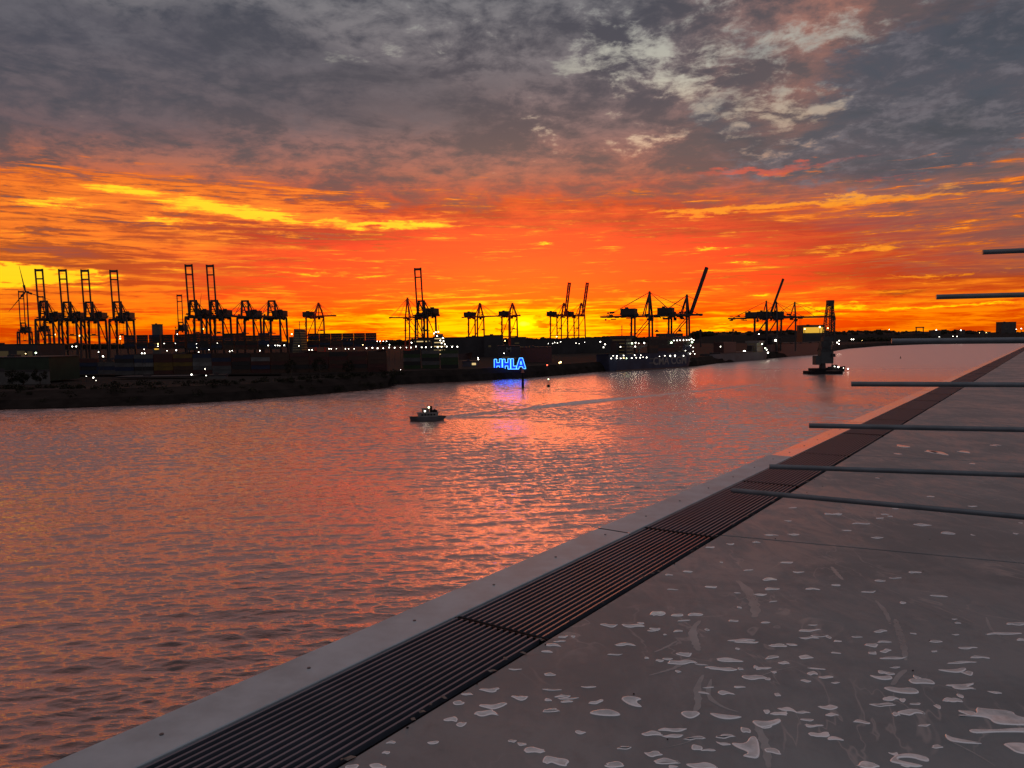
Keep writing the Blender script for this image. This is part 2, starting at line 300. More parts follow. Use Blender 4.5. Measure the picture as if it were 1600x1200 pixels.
# ---------------------------------------------------------------- river
def wave_field(x, y):
    rs = np.random.RandomState(3); z = np.zeros_like(x)
    for i in range(80):
        L = 0.6 * (7.0 / 0.6) ** (rs.rand() ** 1.3); kk = 2 * math.pi / L
        th = math.radians(99) + rs.randn() * 0.27
        amp = 0.0125 * L ** 0.68 * (0.55 + 0.9 * rs.rand()) * 0.54
        z += amp * np.sin(kk * (x * math.cos(th) + y * math.sin(th)) + rs.rand() * 6.283)
    return z
def river():
    nr, na = 1500, 900
    t = np.linspace(0, 1, nr); r = np.concatenate([[20.0], 40.0 * (620.0 / 40.0) ** t, 620 * (6000 / 620) ** np.linspace(0, 1, 40)[1:]])
    a = np.radians(np.linspace(-50, 50, na)); RR, AA = np.meshgrid(r, a, indexing='ij')
    X = RR * np.sin(AA); Y = RR * np.cos(AA)
    # gust patches: some of the river is calmer
    g = 0.75 + 0.35 * np.sin(X * 0.021 + 0.017 * Y + 1) * np.sin(Y * 0.031 - 0.012 * X) + 0.2 * np.sin(X * .06 + Y * .045)
    fade = np.clip((640 - RR) / 320, 0, 1) * np.clip((RR - 20) / 15, 0, 1)
    Z = wave_field(X, Y) * g * fade
    # wakes: low parallel ridges
    for (p, q, w0, w1, am) in WAKES:
        dxx, dyy = q[0] - p[0], q[1] - p[1]; L = math.hypot(dxx, dyy); ux, uy = dxx / L, dyy / L
        s_ = (X - p[0]) * ux + (Y - p[1]) * uy; d_ = -(X - p[0]) * uy + (Y - p[1]) * ux
        w = w0 + (w1 - w0) * np.clip(s_ / L, 0, 1)
        env = np.clip(s_ / 4, 0, 1) * np.clip((L - s_) / (L * .3), 0, 1) * np.exp(-(d_ / w) ** 2)
        Z += am * env * np.cos(d_ / w * 2.2 + 0.3 * np.sin(s_ * .3))
    n0, n1 = RR.shape
    co = np.empty((n0 * n1, 3), np.float32); co[:, 0] = X.ravel(); co[:, 1] = Y.ravel(); co[:, 2] = Z.ravel()
    i = np.arange(n0 - 1)[:, None] * n1 + np.arange(n1 - 1)[None, :]
    q4 = np.stack([i, i + n1, i + n1 + 1, i + 1], -1).reshape(-1, 4)[:, ::-1]
    me = bpy.data.meshes.new('river'); me.vertices.add(len(co)); me.vertices.foreach_set('co', co.ravel())
    me.loops.add(q4.size); me.loops.foreach_set('vertex_index', q4.ravel().astype(np.int32))
    me.polygons.add(len(q4)); me.polygons.foreach_set('loop_start', np.arange(0, q4.size, 4, dtype=np.int32))
    me.polygons.foreach_set('use_smooth', np.ones(len(q4), bool)); me.update(); me.validate()
    m_ = bpy.data.materials.new('river_water'); m_.use_nodes = True; T = NT(m_.node_tree); b = T.n['Principled BSDF']
    pos = T.node('ShaderNodeNewGeometry').outputs['Position']
    b.inputs['Base Color'].default_value = (0.03, 0.026, 0.028, 1); b.inputs['IOR'].default_value = 1.33
    dist = T.v('LENGTH', pos)
    rg = T.m('ADD', T.m('MULTIPLY', T.ss(dist, 80, 900), 0.24), 0.07)
    s1 = T.noise(T.v('MULTIPLY', pos, (0.75, 2.9, 0)), 1.0, 6, 0.62, 0.4)
    s1 = T.m('SUBTRACT', 1.0, T.m('ABSOLUTE', T.m('SUBTRACT', T.m('MULTIPLY', s1, 2.0), 1.0)))
    s2 = T.noise(T.v('MULTIPLY', pos, (1.2, 5.0, 0)), 1.0, 4, 0.6, 0.3)
    hgt = T.m('ADD', T.m('MULTIPLY', s1, 0.13), T.m('MULTIPLY', s2, 0.06))
    gust = T.ss(T.noise(T.v('MULTIPLY', pos, (0.006, 0.016, 0)), 1.0, 4, 0.6, 0.8), .3, .7)
    bn = T.node('ShaderNodeBump'); bn.inputs['Distance'].default_value = 1.0
    T.put(bn.inputs['Strength'], T.m('ADD', T.m('MULTIPLY', gust, 0.35), 0.5)); T.put(bn.inputs['Height'], hgt); T.l.new(bn.outputs[0], b.inputs['Normal'])
    b.inputs['Roughness'].default_value = .3
    gl = T.node('ShaderNodeBsdfGlossy'); gl.inputs['Color'].default_value = (.98, .84, .81, 1); T.l.new(rg, gl.inputs['Roughness']); T.l.new(bn.outputs[0], gl.inputs['Normal'])
    lw = T.node('ShaderNodeLayerWeight'); lw.inputs['Blend'].default_value = .5; T.l.new(bn.outputs[0], lw.inputs['Normal'])
    fac = T.m('ADD', T.m('MULTIPLY', T.ss(lw.outputs['Facing'], .28, .74), .92), .05, clamp=True)
    mx = T.node('ShaderNodeMixShader'); T.l.new(fac, mx.inputs[0]); T.l.new(b.outputs[0], mx.inputs[1]); T.l.new(gl.outputs[0], mx.inputs[2])
    T.l.new(mx.outputs[0], T.n['Material Output'].inputs['Surface'])
    me.materials.append(m_)
    o = bpy.data.objects.new('river', me); COL.objects.link(o); o['kind'] = 'structure'
    # the rest of the river, left, right and behind the building
    far = MB(); n = 40
    angs = [R(50 + 260 * j / n) for j in range(n + 1)]
    vs = [(rr * math.sin(aa), rr * math.cos(aa), -0.02) for rr in (20, 6000) for aa in angs]
    far.add(vs, [(j, j + 1, n + 1 + j + 1, n + 1 + j) for j in range(n)])
    far.add([(20 * math.sin(R(9 * j)), 20 * math.cos(R(9 * j)), -0.02) for j in range(40)], [tuple(range(40))[::-1]])
    fo = far.build('river', m_); fo['kind'] = 'structure'
BX, BY = gnd(665, 657)[:2]
w = lambda x, y: tuple(gnd(x, y)[:2])
WAKES = [(w(690, 654), w(1010, 618), 1.2, 4.0, .5), (w(690, 653), w(880, 650), 1.4, 4.0, .3), (w(690, 652), w(1290, 590), 1.6, 6.0, .5),
         (w(1330, 581), w(1590, 556), 3.0, 14.0, .6), (w(850, 649), w(1200, 616), 3, 6, .2), (w(1300, 583), w(1200, 606), 4, 10, .3)]
river()

# ---------------------------------------------------------------- roof terrace in the foreground
ZR = H - 1.6
g_ = lambda px, py: gnd(px, py, ZR)
A0, A1 = g_(60, 1200), g_(1200, 711.5)
EDIR = (A1 - A0).normalized()                    # along the roof edge
B0, B1 = g_(527, 1197), g_(1393, 673)
EDIR = ((A1 - A0).normalized() + (B1 - B0).normalized()).normalized(); EDIR.z = 0; EDIR.normalize()
EN = Vector((EDIR.y, -EDIR.x, 0))                # inward, to the right
roof_o = Vector((A0.x, A0.y, ZR))
rel = lambda p: ((p - roof_o).dot(EDIR), (p - roof_o).dot(EN))
O0 = (rel(A0)[1] + rel(A1)[1]) / 2
O1 = (rel(g_(220, 1200))[1] + rel(g_(985, 830))[1]) / 2
O2 = (rel(B0)[1] + rel(B1)[1]) / 2
def R3(s_, n_, z=0.0): p = roof_o + EDIR * s_ + EN * n_; return Vector((p.x, p.y, ZR + z))
print('strip', O0, O1, O2, 'dir', math.degrees(math.atan2(EDIR.x, EDIR.y)))
seam_s = [rel(g_(1125, 836))[0], rel(g_(1340, 712))[0]]
print('seams', seam_s, 'joints', rel(g_(780, 978))[0], rel(g_(1080, 833))[0], rel(g_(930, 825))[0], rel(g_(1205, 711))[0], rel(g_(1600, 880)), rel(g_(1125, 836)), rel(g_(1600, 728)))
for nm, p in (('rod1', (1143, 766)),): print(nm)

def oriented(mb, name, mats, parent=None, smooth=False):      # mesh made in (along, inward, up) coordinates of the roof
    mb.v = [tuple(R3(x, y, z)) for x, y, z in mb.v]
    return mb.build(name, mats, parent, smooth=smooth)

def roof_material():
    m_ = bpy.data.materials.new('wet_roof_panel'); m_.use_nodes = True; T = NT(m_.node_tree); b = T.n['Principled BSDF']
    pos = T.node('ShaderNodeNewGeometry').outputs['Position']
    n1 = T.noise(pos, 0.9, 6, 0.65, 0.6); n2 = T.noise(pos, 9.0, 5, 0.7, 0.3); n3 = T.noise(T.v('MULTIPLY', pos, (3.2, 1.1, 1)), 1.3, 6, 0.65, 2.2)
    wet = T.ss(T.m('ADD', T.m('MULTIPLY', n1, .6), T.m('MULTIPLY', n3, .5)), .46, .66)
    c = T.mix(T.ss(n1, .3, .7), (0.098, .128, .140), (0.148, .190, .205))
    c = T.mix(T.m('MULTIPLY', T.ss(n2, .5, .8), .5), c, (.070, .094, .104))
    # dried runs and trails
    tr = T.noise(T.v('MULTIPLY', pos, (1.6, .8, 1)), 1.0, 3, .5, 3.0)
    line = T.m('SUBTRACT', 1.0, T.ss(T.m('ABSOLUTE', T.m('SUBTRACT', tr, .5)), 0.0, .022))
    brk = T.ss(T.noise(pos, 1.1, 3, .5), .48, .62)
    c = T.mix(T.m('MULTIPLY', T.m('MULTIPLY', line, brk), .45), c, (.36, .34, .33))
    T.put(b.inputs['Base Color'], c)
    T.put(b.inputs['Roughness'], T.m('SUBTRACT', .52, T.m('MULTIPLY', wet, .2)))
    b.inputs['Specular IOR Level'].default_value = .6
    bn = T.node('ShaderNodeBump'); bn.inputs['Strength'].default_value = .25; bn.inputs['Distance'].default_value = .004
    T.put(bn.inputs['Height'], T.m('ADD', n2, T.m('MULTIPLY', n3, .5))); T.l.new(bn.outputs[0], b.inputs['Normal'])
    return m_
M_ROOF = roof_material()
M_FLASH = mat('painted_flashing', (.30, .36, .39), .45, 0.0, .5, .17, 3.2, .08)
M_FLASH2 = mat('bare_flashing', (.85, .80, .79), .24, 0.88, .5, .06, 1.0, .03)
M_DARK = mat('dark_gutter', (.006, .006, .008), .75, 0, .15)
M_BAR = mat('grating_bar', (.12, .14, .18), .34, .5, .5, .15, 3)
M_TUBE = mat('galvanised_tube', (.11, .125, .14), .42, .35, .5, .2, 5)
M_RIV = mat('rivet', (.08, .08, .085), .5, .3)
M_WALL = mat('facade_panel', (.2, .2, .21), .5)
SL = 0.020                     # open seam
# deck panels between seams
PITCH_S = 2.0 * (seam_s[1] - seam_s[0]) / 2
s0 = seam_s[0]; edges = []
s_ = s0
while s_ > -9: s_ -= PITCH_S
while s_ < 150: edges.append(s_); s_ += PITCH_S
SK = EN + EDIR * 0.0
deck = empty('roof_deck', R3(0, 2, -.3), 0, 'broad wet grey roof deck of large panels beside the gutter grating', 'roof')
def child(o, par): o.parent = par; o.matrix_parent_inverse = Matrix.Translation(-par.location); return o
# seam skew measured from the photograph
pa, pb = rel(g_(1125, 836)), rel(g_(1600, 880)); SKEW = (pb[0] - pa[0]) / (pb[1] - pa[1])
for i in range(len(edges) - 1):
    a_, b_ = edges[i] + SL / 2, edges[i + 1] - SL / 2; n0, n1 = O2 + .012, O2 + 26
    sk = SKEW * (n1 - n0); mb = MB()
    c = .004
    top = [(a_ + c, n0 + c, 0), (b_ - c, n0 + c, 0), (b_ - c + sk, n1, 0), (a_ + c + sk, n1, 0)]
    mid = [(a_, n0, -c), (b_, n0, -c), (b_ + sk, n1, -c), (a_ + sk, n1, -c)]
    bot = [(x, y, -.03) for x, y, z in mid]
    mb.add(top + mid + bot, [(0, 3, 2, 1)] + [(j, (j + 1) % 4, 4 + (j + 1) % 4, 4 + j) for j in range(4)] + [(4 + j, 4 + (j + 1) % 4, 8 + (j + 1) % 4, 8 + j) for j in range(4)])
    child(oriented(mb, 'panel', M_ROOF), deck)
# building under it
bd = MB(); bd.box(-9, 150, O0 + .06, O2 + 40, -ZR + .3, -.16); body = oriented(bd, 'office_building', M_WALL)
tag(body, 'office building under the roof terrace, dropping straight to the river', 'building')
# gutter channel
gt = MB(); gt.box(-9, 150, O1 - .01, O2 + .02, -.15, -.11); gt.box(-9, 150, O1 - .012, O1 - .004, -.11, -.012); gt.box(-9, 150, O2 + .012, O2 + .02, -.11, -.034)
tag(oriented(gt, 'gutter', M_DARK), 'dark drainage gutter under the roof edge grating', 'gutter')
# grating panels
jl = (rel(g_(1080, 833))[0] - rel(g_(780, 978))[0]); j0 = rel(g_(780, 978))[0]
js = []; s_ = j0
while s_ > -9: s_ -= jl
while s_ < 150: js.append(s_); s_ += jl
ordn = ['first', 'second', 'third', 'fourth', 'fifth', 'sixth', 'seventh', 'eighth', 'ninth', 'tenth', 'eleventh', 'twelfth', 'thirteenth', 'fourteenth', 'fifteenth', 'sixteenth', 'seventeenth', 'eighteenth', 'nineteenth', 'twentieth',
        'twenty-first', 'twenty-second', 'twenty-third', 'twenty-fourth', 'twenty-fifth', 'twenty-sixth', 'twenty-seventh', 'twenty-eighth', 'twenty-ninth', 'thirtieth'] + ['%d%s' % (n, 'st' if n % 10 == 1 and n != 111 else 'nd' if n % 10 == 2 and n != 112 else 'rd' if n % 10 == 3 and n != 113 else 'th') for n in range(31, 140)]
NB = 15
vis = 0
for i in range(len(js) - 1):
    a_, b_ = js[i] + .006, js[i + 1] - .006
    dz = [0, .001, -.003, .002, 0, -.002][i % 6]
    wdt = (O2 - O1 - .03) / NB
    gr = empty('drainage_grating', R3((a_ + b_) / 2, O1, -.04))
    fr = MB(); fr.box(a_, a_ + .012, O1 + .004, O2 - .004, -.05, -.008 + dz); fr.box(b_ - .012, b_, O1 + .004, O2 - .004, -.05, -.008 + dz)
    for q_ in range(1, 4): sx = a_ + (b_ - a_) * q_ / 4; fr.box(sx - .006, sx + .006, O1 + .01, O2 - .01, -.055, -.036 + dz)
    child(oriented(fr, 'frame', M_DARK), gr)
    br = MB(); tl = .13 if abs(a_ - .006 - j0) < .01 else 0
    for j in range(NB):
        n0 = O1 + .022 + j * wdt; hw = wdt * .15
        br.add([(a_ + .013, n0 - hw, -.034 + dz), (b_ - .013, n0 - hw, -.034 + dz), (b_ - .013, n0 + hw, -.034 + dz), (a_ + .013, n0 + hw, -.034 + dz),
                (a_ + .013, n0 - hw, -.006 + dz), (b_ - .013, n0 - hw, -.006 + dz), (b_ - .013, n0 + hw, -.006 + dz + 2 * hw * tl * (j / NB) ** 1.6), (a_ + .013, n0 + hw, -.006 + dz + 2 * hw * tl * (j / NB) ** 1.6)],
               [(0, 3, 2, 1), (4, 5, 6, 7), (0, 1, 5, 4), (1, 2, 6, 5), (2, 3, 7, 6), (3, 0, 4, 7)])
    child(oriented(br, 'bars', M_BAR), gr)
    tag(gr, 'dark slatted gutter grating section, %s from the lower end of the strip' % ordn[i], 'grating', 'grating sections along the roof edge')
# flashing sheets with folded outer lip
fl = (rel(g_(1205, 711))[0] - rel(g_(930, 825))[0]); f0 = rel(g_(930, 825))[0]; fs_ = []; s_ = f0
while s_ > -9: s_ -= fl
while s_ < 150: fs_.append(s_); s_ += fl
r0 = rel(g_(233, 1138))[0]; rstep = rel(g_(462, 1037))[0] - r0
i0 = fs_.index(min(fs_, key=lambda v_: abs(v_ - rel(g_(1205, 711))[0])))
for i in range(len(fs_) - 1):
    a_, b_ = fs_[i] + .008, fs_[i + 1] - .008; farp = i >= i0
    th = [0, .002, -.001, .001][i % 4]
    mb = MB(); t_ = -.045 if farp else .012
    prof = [(O1, -.05), (O1, th - .004), (O1 - .004, th), (O0 + .008, th + t_ * .3), (O0, th + t_ * .3 - .008), (O0, -.16)]
    m_n = len(prof); vs = [(s2, n2, z2) for s2 in (a_, b_) for (n2, z2) in prof] ; mb.add(vs, [(j, j + 1, m_n + j + 1, m_n + j) for j in range(m_n - 1)])
    f_ = empty('edge_flashing', R3((a_ + b_) / 2, O0, -.02))
    child(oriented(mb, 'sheet', M_FLASH2 if farp else M_FLASH), f_)
    rv = [r0 + k_ * rstep for k_ in range(-20, 40)]
    for sx in [q_ for q_ in rv if a_ + .1 < q_ < b_ - .1 and q_ < 14]:
        n_c = O0 + (O1 - O0) * .52; sc_ = MB()
        ring = [(sx + .009 * math.cos(t__ * math.pi / 4), n_c + .009 * math.sin(t__ * math.pi / 4)) for t__ in range(8)]
        zz = th + t_ * .3 * .48
        sc_.add([(x, y, zz + z) for z in (-.002, .004) for x, y in ring], [tuple(range(8, 16))] + [(j, (j + 1) % 8, 8 + (j + 1) % 8, 8 + j) for j in range(8)])
        child(oriented(sc_, 'rivet', M_RIV), f_)
    tag(f_, ('glossy bare' if farp else 'matt grey') + ' flashing sheet on the roof edge, %s from the lower end' % ordn[i], 'flashing', 'flashing sheets along the roof edge')

# puddles: real thin lenses of water
from mathutils import noise
def puddles():
    rs = random.Random(11); mb = MB()
    def lens(ring, hh):            # a closed outline on the deck -> a thin lens of water with a rounded rim
        n = len(ring); area = sum(ring[i][0] * ring[(i + 1) % n][1] - ring[(i + 1) % n][0] * ring[i][1] for i in range(n)) / 2
        if area < 0: ring = ring[::-1]
        per = sum(math.dist(ring[i], ring[(i + 1) % n]) for i in range(n)); th = min(.006, abs(area) / per * .45)
        nm = []
        for i in range(n):
            tx_, ty_ = ring[(i + 1) % n][0] - ring[i - 1][0], ring[(i + 1) % n][1] - ring[i - 1][1]; l_ = math.hypot(tx_, ty_) + 1e-9; nm.append((-ty_ / l_, tx_ / l_))
        vs = []
        for d_, z in ((0, .0003), (.25, hh * .6), (.65, hh * .95), (1.1, hh)):
            for (x, y), (u_, v_) in zip(ring, nm): vs.append((x + u_ * d_ * th, y + v_ * d_ * th, ZR + z))
        fs = [(a_ * n + j, a_ * n + (j + 1) % n, (a_ + 1) * n + (j + 1) % n, (a_ + 1) * n + j) for a_ in range(3) for j in range(n)]
        from mathutils.geometry import tessellate_polygon
        tr = tessellate_polygon([[Vector((x, y, 0)) for x, y, z in vs[3 * n:]]])
        for t_ in tr:
            p_, q_, r_ = (vs[3 * n + k_] for k_ in t_); cw = (q_[0] - p_[0]) * (r_[1] - p_[1]) - (q_[1] - p_[1]) * (r_[0] - p_[0]) < 0
            fs.append(tuple(3 * n + k_ for k_ in (t_[::-1] if cw else t_)))
        mb.add(vs, fs); k0 = len(fs)
        for q_ in range(k0): mb.mi[-k0 + q_] = 1 if q_ < 3 * n else 0
    def chaikin(r, it=2):
        for _ in range(it):
            o_ = []
            for i in range(len(r)):
                p_, q_ = r[i], r[(i + 1) % len(r)]; o_ += [(p_[0] * .75 + q_[0] * .25, p_[1] * .75 + q_[1] * .25), (p_[0] * .25 + q_[0] * .75, p_[1] * .25 + q_[1] * .75)]
            r = o_
        return r
    def one(px, py, wpx, hpx, rot=0.0, lob=0.35):
        c = g_(px, py); d = (c - Vector((0, 0, H))).length; rx = wpx / 2 * d / F; ry = hpx / 2 * d / F / ((H - ZR) / d)
        n = 16 if wpx > 22 else 10; sd_ = rs.uniform(0, 99); bend = rs.uniform(-.7, .7); lean = rs.uniform(-.5, .5); cs, sn = math.cos(rot), math.sin(rot); ring = []
        for j in range(n):
            t_ = 2 * math.pi * j / n; rr = 1 + .42 * noise.fractal(Vector((math.cos(t_) * .9 + sd_, math.sin(t_) * .9, sd_)), .8, 2.0, 3) + rs.uniform(-.13, .13)
            ux, uy = math.cos(t_) * max(.3, rr), math.sin(t_) * max(.25, rr)
            x = rx * (ux + lean * uy * .5); y = ry * (uy + bend * (ux * ux - .4) + .3 * math.sin(ux * 4 + sd_)); ring.append((c.x + x * cs - y * sn, c.y + x * sn + y * cs))
        lens(chaikin(ring), min(.0035, .0014 + ry * .03))
    for pl in ([(1490, 1119), (1527, 1117), (1524, 1105), (1533, 1107), (1583, 1111), (1588, 1120), (1625, 1124), (1625, 1134), (1570, 1133), (1552, 1130), (1545, 1122), (1520, 1119)], [(1511, 1139), (1545, 1141), (1600, 1137), (1625, 1139), (1625, 1145), (1560, 1144), (1520, 1147)],
               [(1387, 1190), (1400, 1179), (1425, 1177), (1452, 1184), (1452, 1191), (1440, 1189), (1425, 1184), (1405, 1184), (1402, 1188), (1432, 1194), (1445, 1197), (1430, 1200), (1405, 1194)], [(1475, 1145), (1485, 1152), (1500, 1155), (1543, 1163), (1510, 1162), (1480, 1158)],
               [(1377, 1075), (1390, 1073), (1405, 1076), (1425, 1074), (1438, 1081), (1432, 1085), (1400, 1083)], [(1354, 1054), (1375, 1058), (1392, 1055), (1396, 1062), (1375, 1063)], [(1417, 1061), (1440, 1060), (1455, 1062), (1464, 1070), (1445, 1068), (1425, 1069)],
               [(1565, 1162), (1590, 1160), (1625, 1165), (1625, 1180), (1590, 1178), (1575, 1168)], [(1140, 1160), (1165, 1163), (1172, 1150), (1184, 1152), (1188, 1175), (1185, 1186), (1170, 1184), (1158, 1181), (1172, 1176), (1150, 1168)],
               [(1172, 1125), (1200, 1128), (1218, 1122), (1222, 1129), (1195, 1138), (1182, 1135)], [(1105, 1113), (1130, 1117), (1166, 1120), (1140, 1125), (1120, 1122)], [(967, 1091), (984, 1087), (1006, 1092), (992, 1096), (1007, 1106), (985, 1103)], [(915, 1114), (945, 1107), (965, 1112), (972, 1119), (940, 1119)],
               [(1460, 1046), (1490, 1047), (1505, 1043), (1512, 1046), (1500, 1052), (1480, 1050)]):
        lens([tuple(g_(x, y)[:2]) for x, y in chaikin(pl)], .0035)
    hero = [
            (1512, 1052, 16, 6), (1500, 1071, 46, 5), (1395, 1028, 40, 4), (1380, 1003, 28, 3), (1428, 1113, 40, 8), (1400, 1116, 12, 6), (1500, 1035, 40, 3), (1530, 1027, 26, 4), (1463, 1002, 20, 4), (1590, 975, 30, 4),
            (1570, 990, 50, 3), (1165, 1141, 14, 9), (1080, 1116, 24, 12), (1128, 1045, 48, 7), (1140, 1031, 46, 7), (1065, 1035, 44, 9), (1070, 1022, 26, 8),
            (1180, 1058, 36, 8), (1085, 960, 24, 5), (1168, 1003, 42, 5), (1028, 959, 26, 8), (1060, 961, 24, 5), (988, 978, 34, 6), (952, 977, 28, 6), (1023, 983, 20, 6), (975, 1007, 34, 6), 
            (1050, 1140, 46, 6), (1018, 1146, 32, 8), (1052, 1150, 30, 5), (1085, 1154, 34, 6), (1045, 1190, 42, 9), (975, 1168, 26, 6), (1020, 1178, 26, 9), (1095, 1197, 46, 12), (768, 1078, 32, 7), (812, 1090, 30, 9), (770, 1103, 42, 9),
            (760, 1115, 36, 10), (705, 1124, 22, 8), (720, 1132, 16, 8), (716, 1098, 20, 8), (730, 1085, 22, 5), (835, 1172, 34, 10), (815, 1163, 16, 5), (870, 1190, 40, 14), (800, 1158, 14, 5), (611, 1160, 16, 5), (676, 1160, 18, 5),
            (603, 1176, 12, 5), (590, 1197, 26, 10), (550, 1198, 20, 8), (855, 1018, 22, 4), (862, 1008, 22, 6), (875, 1002, 20, 3), (880, 995, 18, 4), (805, 1046, 20, 3), (858, 1054, 20, 6), (880, 1088, 26, 5), (885, 1096, 22, 5),
            (862, 1110, 26, 7), (1300, 1117, 22, 5), (1270, 1134, 26, 5), (1262, 1125, 18, 4), (1255, 1113, 22, 4), (1270, 1052, 16, 6), (1290, 1058, 24, 4), (1260, 1027, 22, 7), (1265, 985, 34, 4), (1160, 720 + 280, 40, 4), (1268, 920, 20, 4),
            (1203, 905, 22, 5), (1208, 920, 24, 4), (1262, 997, 26, 4), (1248, 894, 18, 3), (1230, 879, 20, 3), (1400, 903, 22, 3), (1374, 907, 20, 3), (1430, 894, 18, 3), (1370, 840, 20, 3), (1345, 818, 30, 3), (1295, 803, 20, 3), (1310, 803, 14, 4),
            (1440, 820, 24, 4), (1480, 833, 20, 4), (1180, 847, 14, 3), (1205, 836, 22, 3), (1240, 835, 18, 3), (1143, 850, 14, 3), (1110, 855, 16, 3), (1075, 893, 16, 3), (1110, 917, 22, 4), (1045, 898, 12, 3), (1465, 707, 16, 8), (1455, 706, 14, 5), (1410, 697, 18, 5), (1505, 706, 16, 4)]
    for h_ in hero: one(h_[0], h_[1], h_[2] * .9, h_[3] * .72, rot=rs.uniform(-.12, .12))
    for _ in range(380):         # the many small ones, thicker on the ground in drifts
        py = 640 + 560 * rs.random() ** 1.05; px = rs.uniform(560, 1640)
        p = g_(px, py)
        if rel(p)[1] < O2 + .06: continue
        if math.sin(p.x * 2.1 + 1.3 * math.sin(p.y * 1.1)) + math.sin(p.y * 1.7 + p.x * .6) < rs.uniform(-1.5, 1.1): continue
        sz = (py - 500) / 600
        one(px, py, rs.uniform(7, 30) * sz, max(1.3, rs.uniform(2, 5.5) * sz * sz), rot=rs.uniform(-.3, .3), lob=.22)
    for _ in range(700):         # and over the rest of the deck
        s2, n2 = rs.uniform(-6, 30), O2 + .1 + rs.uniform(0, 12); p = R3(s2, n2)
        v_ = p - Vector((0, 0, H)); dd = v_.dot(fwd)
        if dd > .5 and abs(v_.dot(cr) / dd) < .72 and abs(v_.dot(cu) / dd) < .55: continue
        sd_ = rs.uniform(0, 99); rx, ry = rs.uniform(.015, .07), rs.uniform(.008, .03)
        lens(chaikin([(p.x + rx * math.cos(j * .6283) * (1 + .4 * noise.noise(Vector((j * .9, sd_, 0)))), p.y + ry * math.sin(j * .6283) * (1 + .4 * noise.noise(Vector((j * .9, 0, sd_))))) for j in range(10)]), .002)
    m_ = bpy.data.materials.new('puddle_water'); m_.use_nodes = True; T = NT(m_.node_tree); b = T.n['Principled BSDF']
    pos = T.node('ShaderNodeNewGeometry').outputs['Position']
    T.put(b.inputs['Base Color'], T.mix(T.ss(T.noise(pos, 14, 4, .6), .3, .7), (.40, .43, .44), (.66, .70, .72))); b.inputs['Roughness'].default_value = .06; b.inputs['IOR'].default_value = 1.7
    m2 = m_.copy(); m2.name = 'puddle_rim_highlight'; nt2 = m2.node_tree; bb = nt2.nodes['Principled BSDF']; nt2.links.remove(bb.inputs['Base Color'].links[0]); bb.inputs['Base Color'].default_value = (.74, .78, .80, 1); bb.inputs['Roughness'].default_value = .12  # sky highlight on the meniscus put into a paler rim colour
    o = mb.build('puddles', [m_, m2], smooth=True); o['label'] = 'scattered rain puddles lying on the wet grey roof deck'; o['category'] = 'puddles'; o['kind'] = 'stuff'
puddles()
def trails():
    mb = MB()
    for pl, w in (([(1095, 968), (1080, 985), (1088, 1008), (1092, 1018)], 13), ([(1070, 1030), (1060, 1042), (1035, 1050), (1012, 1056)], 10), ([(1100, 1052), (1088, 1075), (1092, 1100), (1085, 1115)], 11), ([(1112, 1058), (1104, 1088), (1128, 1105), (1158, 1114)], 8),
                  ([(1180, 1130), (1196, 1160), (1202, 1205)], 14), ([(1150, 905), (1172, 925), (1182, 955), (1178, 966)], 16), ([(1366, 936), (1384, 955), (1392, 978)], 7), ([(1398, 965), (1404, 985), (1412, 1008), (1416, 1035)], 12), ([(1416, 1045), (1402, 1058), (1394, 1072)], 12),
                  ([(1298, 884), (1308, 897), (1318, 907)], 7), ([(1540, 962), (1548, 985), (1566, 996)], 5), ([(1478, 1155), (1520, 1175), (1560, 1200)], 4), ([(1060, 1000), (1040, 1012), (1020, 1020)], 6), ([(1250, 1040), (1210, 1048), (1180, 1060)], 4), ([(1020, 1170), (1060, 1165), (1100, 1150)], 5)):
        q = []
        for i in range(len(pl) - 1):
            for j in range(6): f = j / 6; q.append((pl[i][0] + (pl[i + 1][0] - pl[i][0]) * f, pl[i][1] + (pl[i + 1][1] - pl[i][1]) * f))
        q.append(pl[-1]); n = len(q); vs = []
        q = [((q[max(0, i - 2)][0] + q[i][0] + q[min(n - 1, i + 2)][0]) / 3, (q[max(0, i - 2)][1] + q[i][1] + q[min(n - 1, i + 2)][1]) / 3) for i in range(n)]
        for sd in (-1, 1):
            for i, (x, y) in enumerate(q):
                ww = w / 2 * math.sin(math.pi * (i + .6) / (n + .2)) ** .5 * (1 + .25 * math.sin(i * 1.7 + x))
                p = g_(x + sd * ww, y); vs.append((p.x, p.y, ZR + .0006))
        mb.add(vs, [(i, i + 1, n + i + 1, n + i) for i in range(n - 1)])
    o = mb.build('water_trails', mat('damp_film', (.21, .24, .25), .3, 0, .8, .2, 6)); tag(o, 'pale wet trails running between the puddles on the roof deck', 'water trails', kind='stuff')
trails()
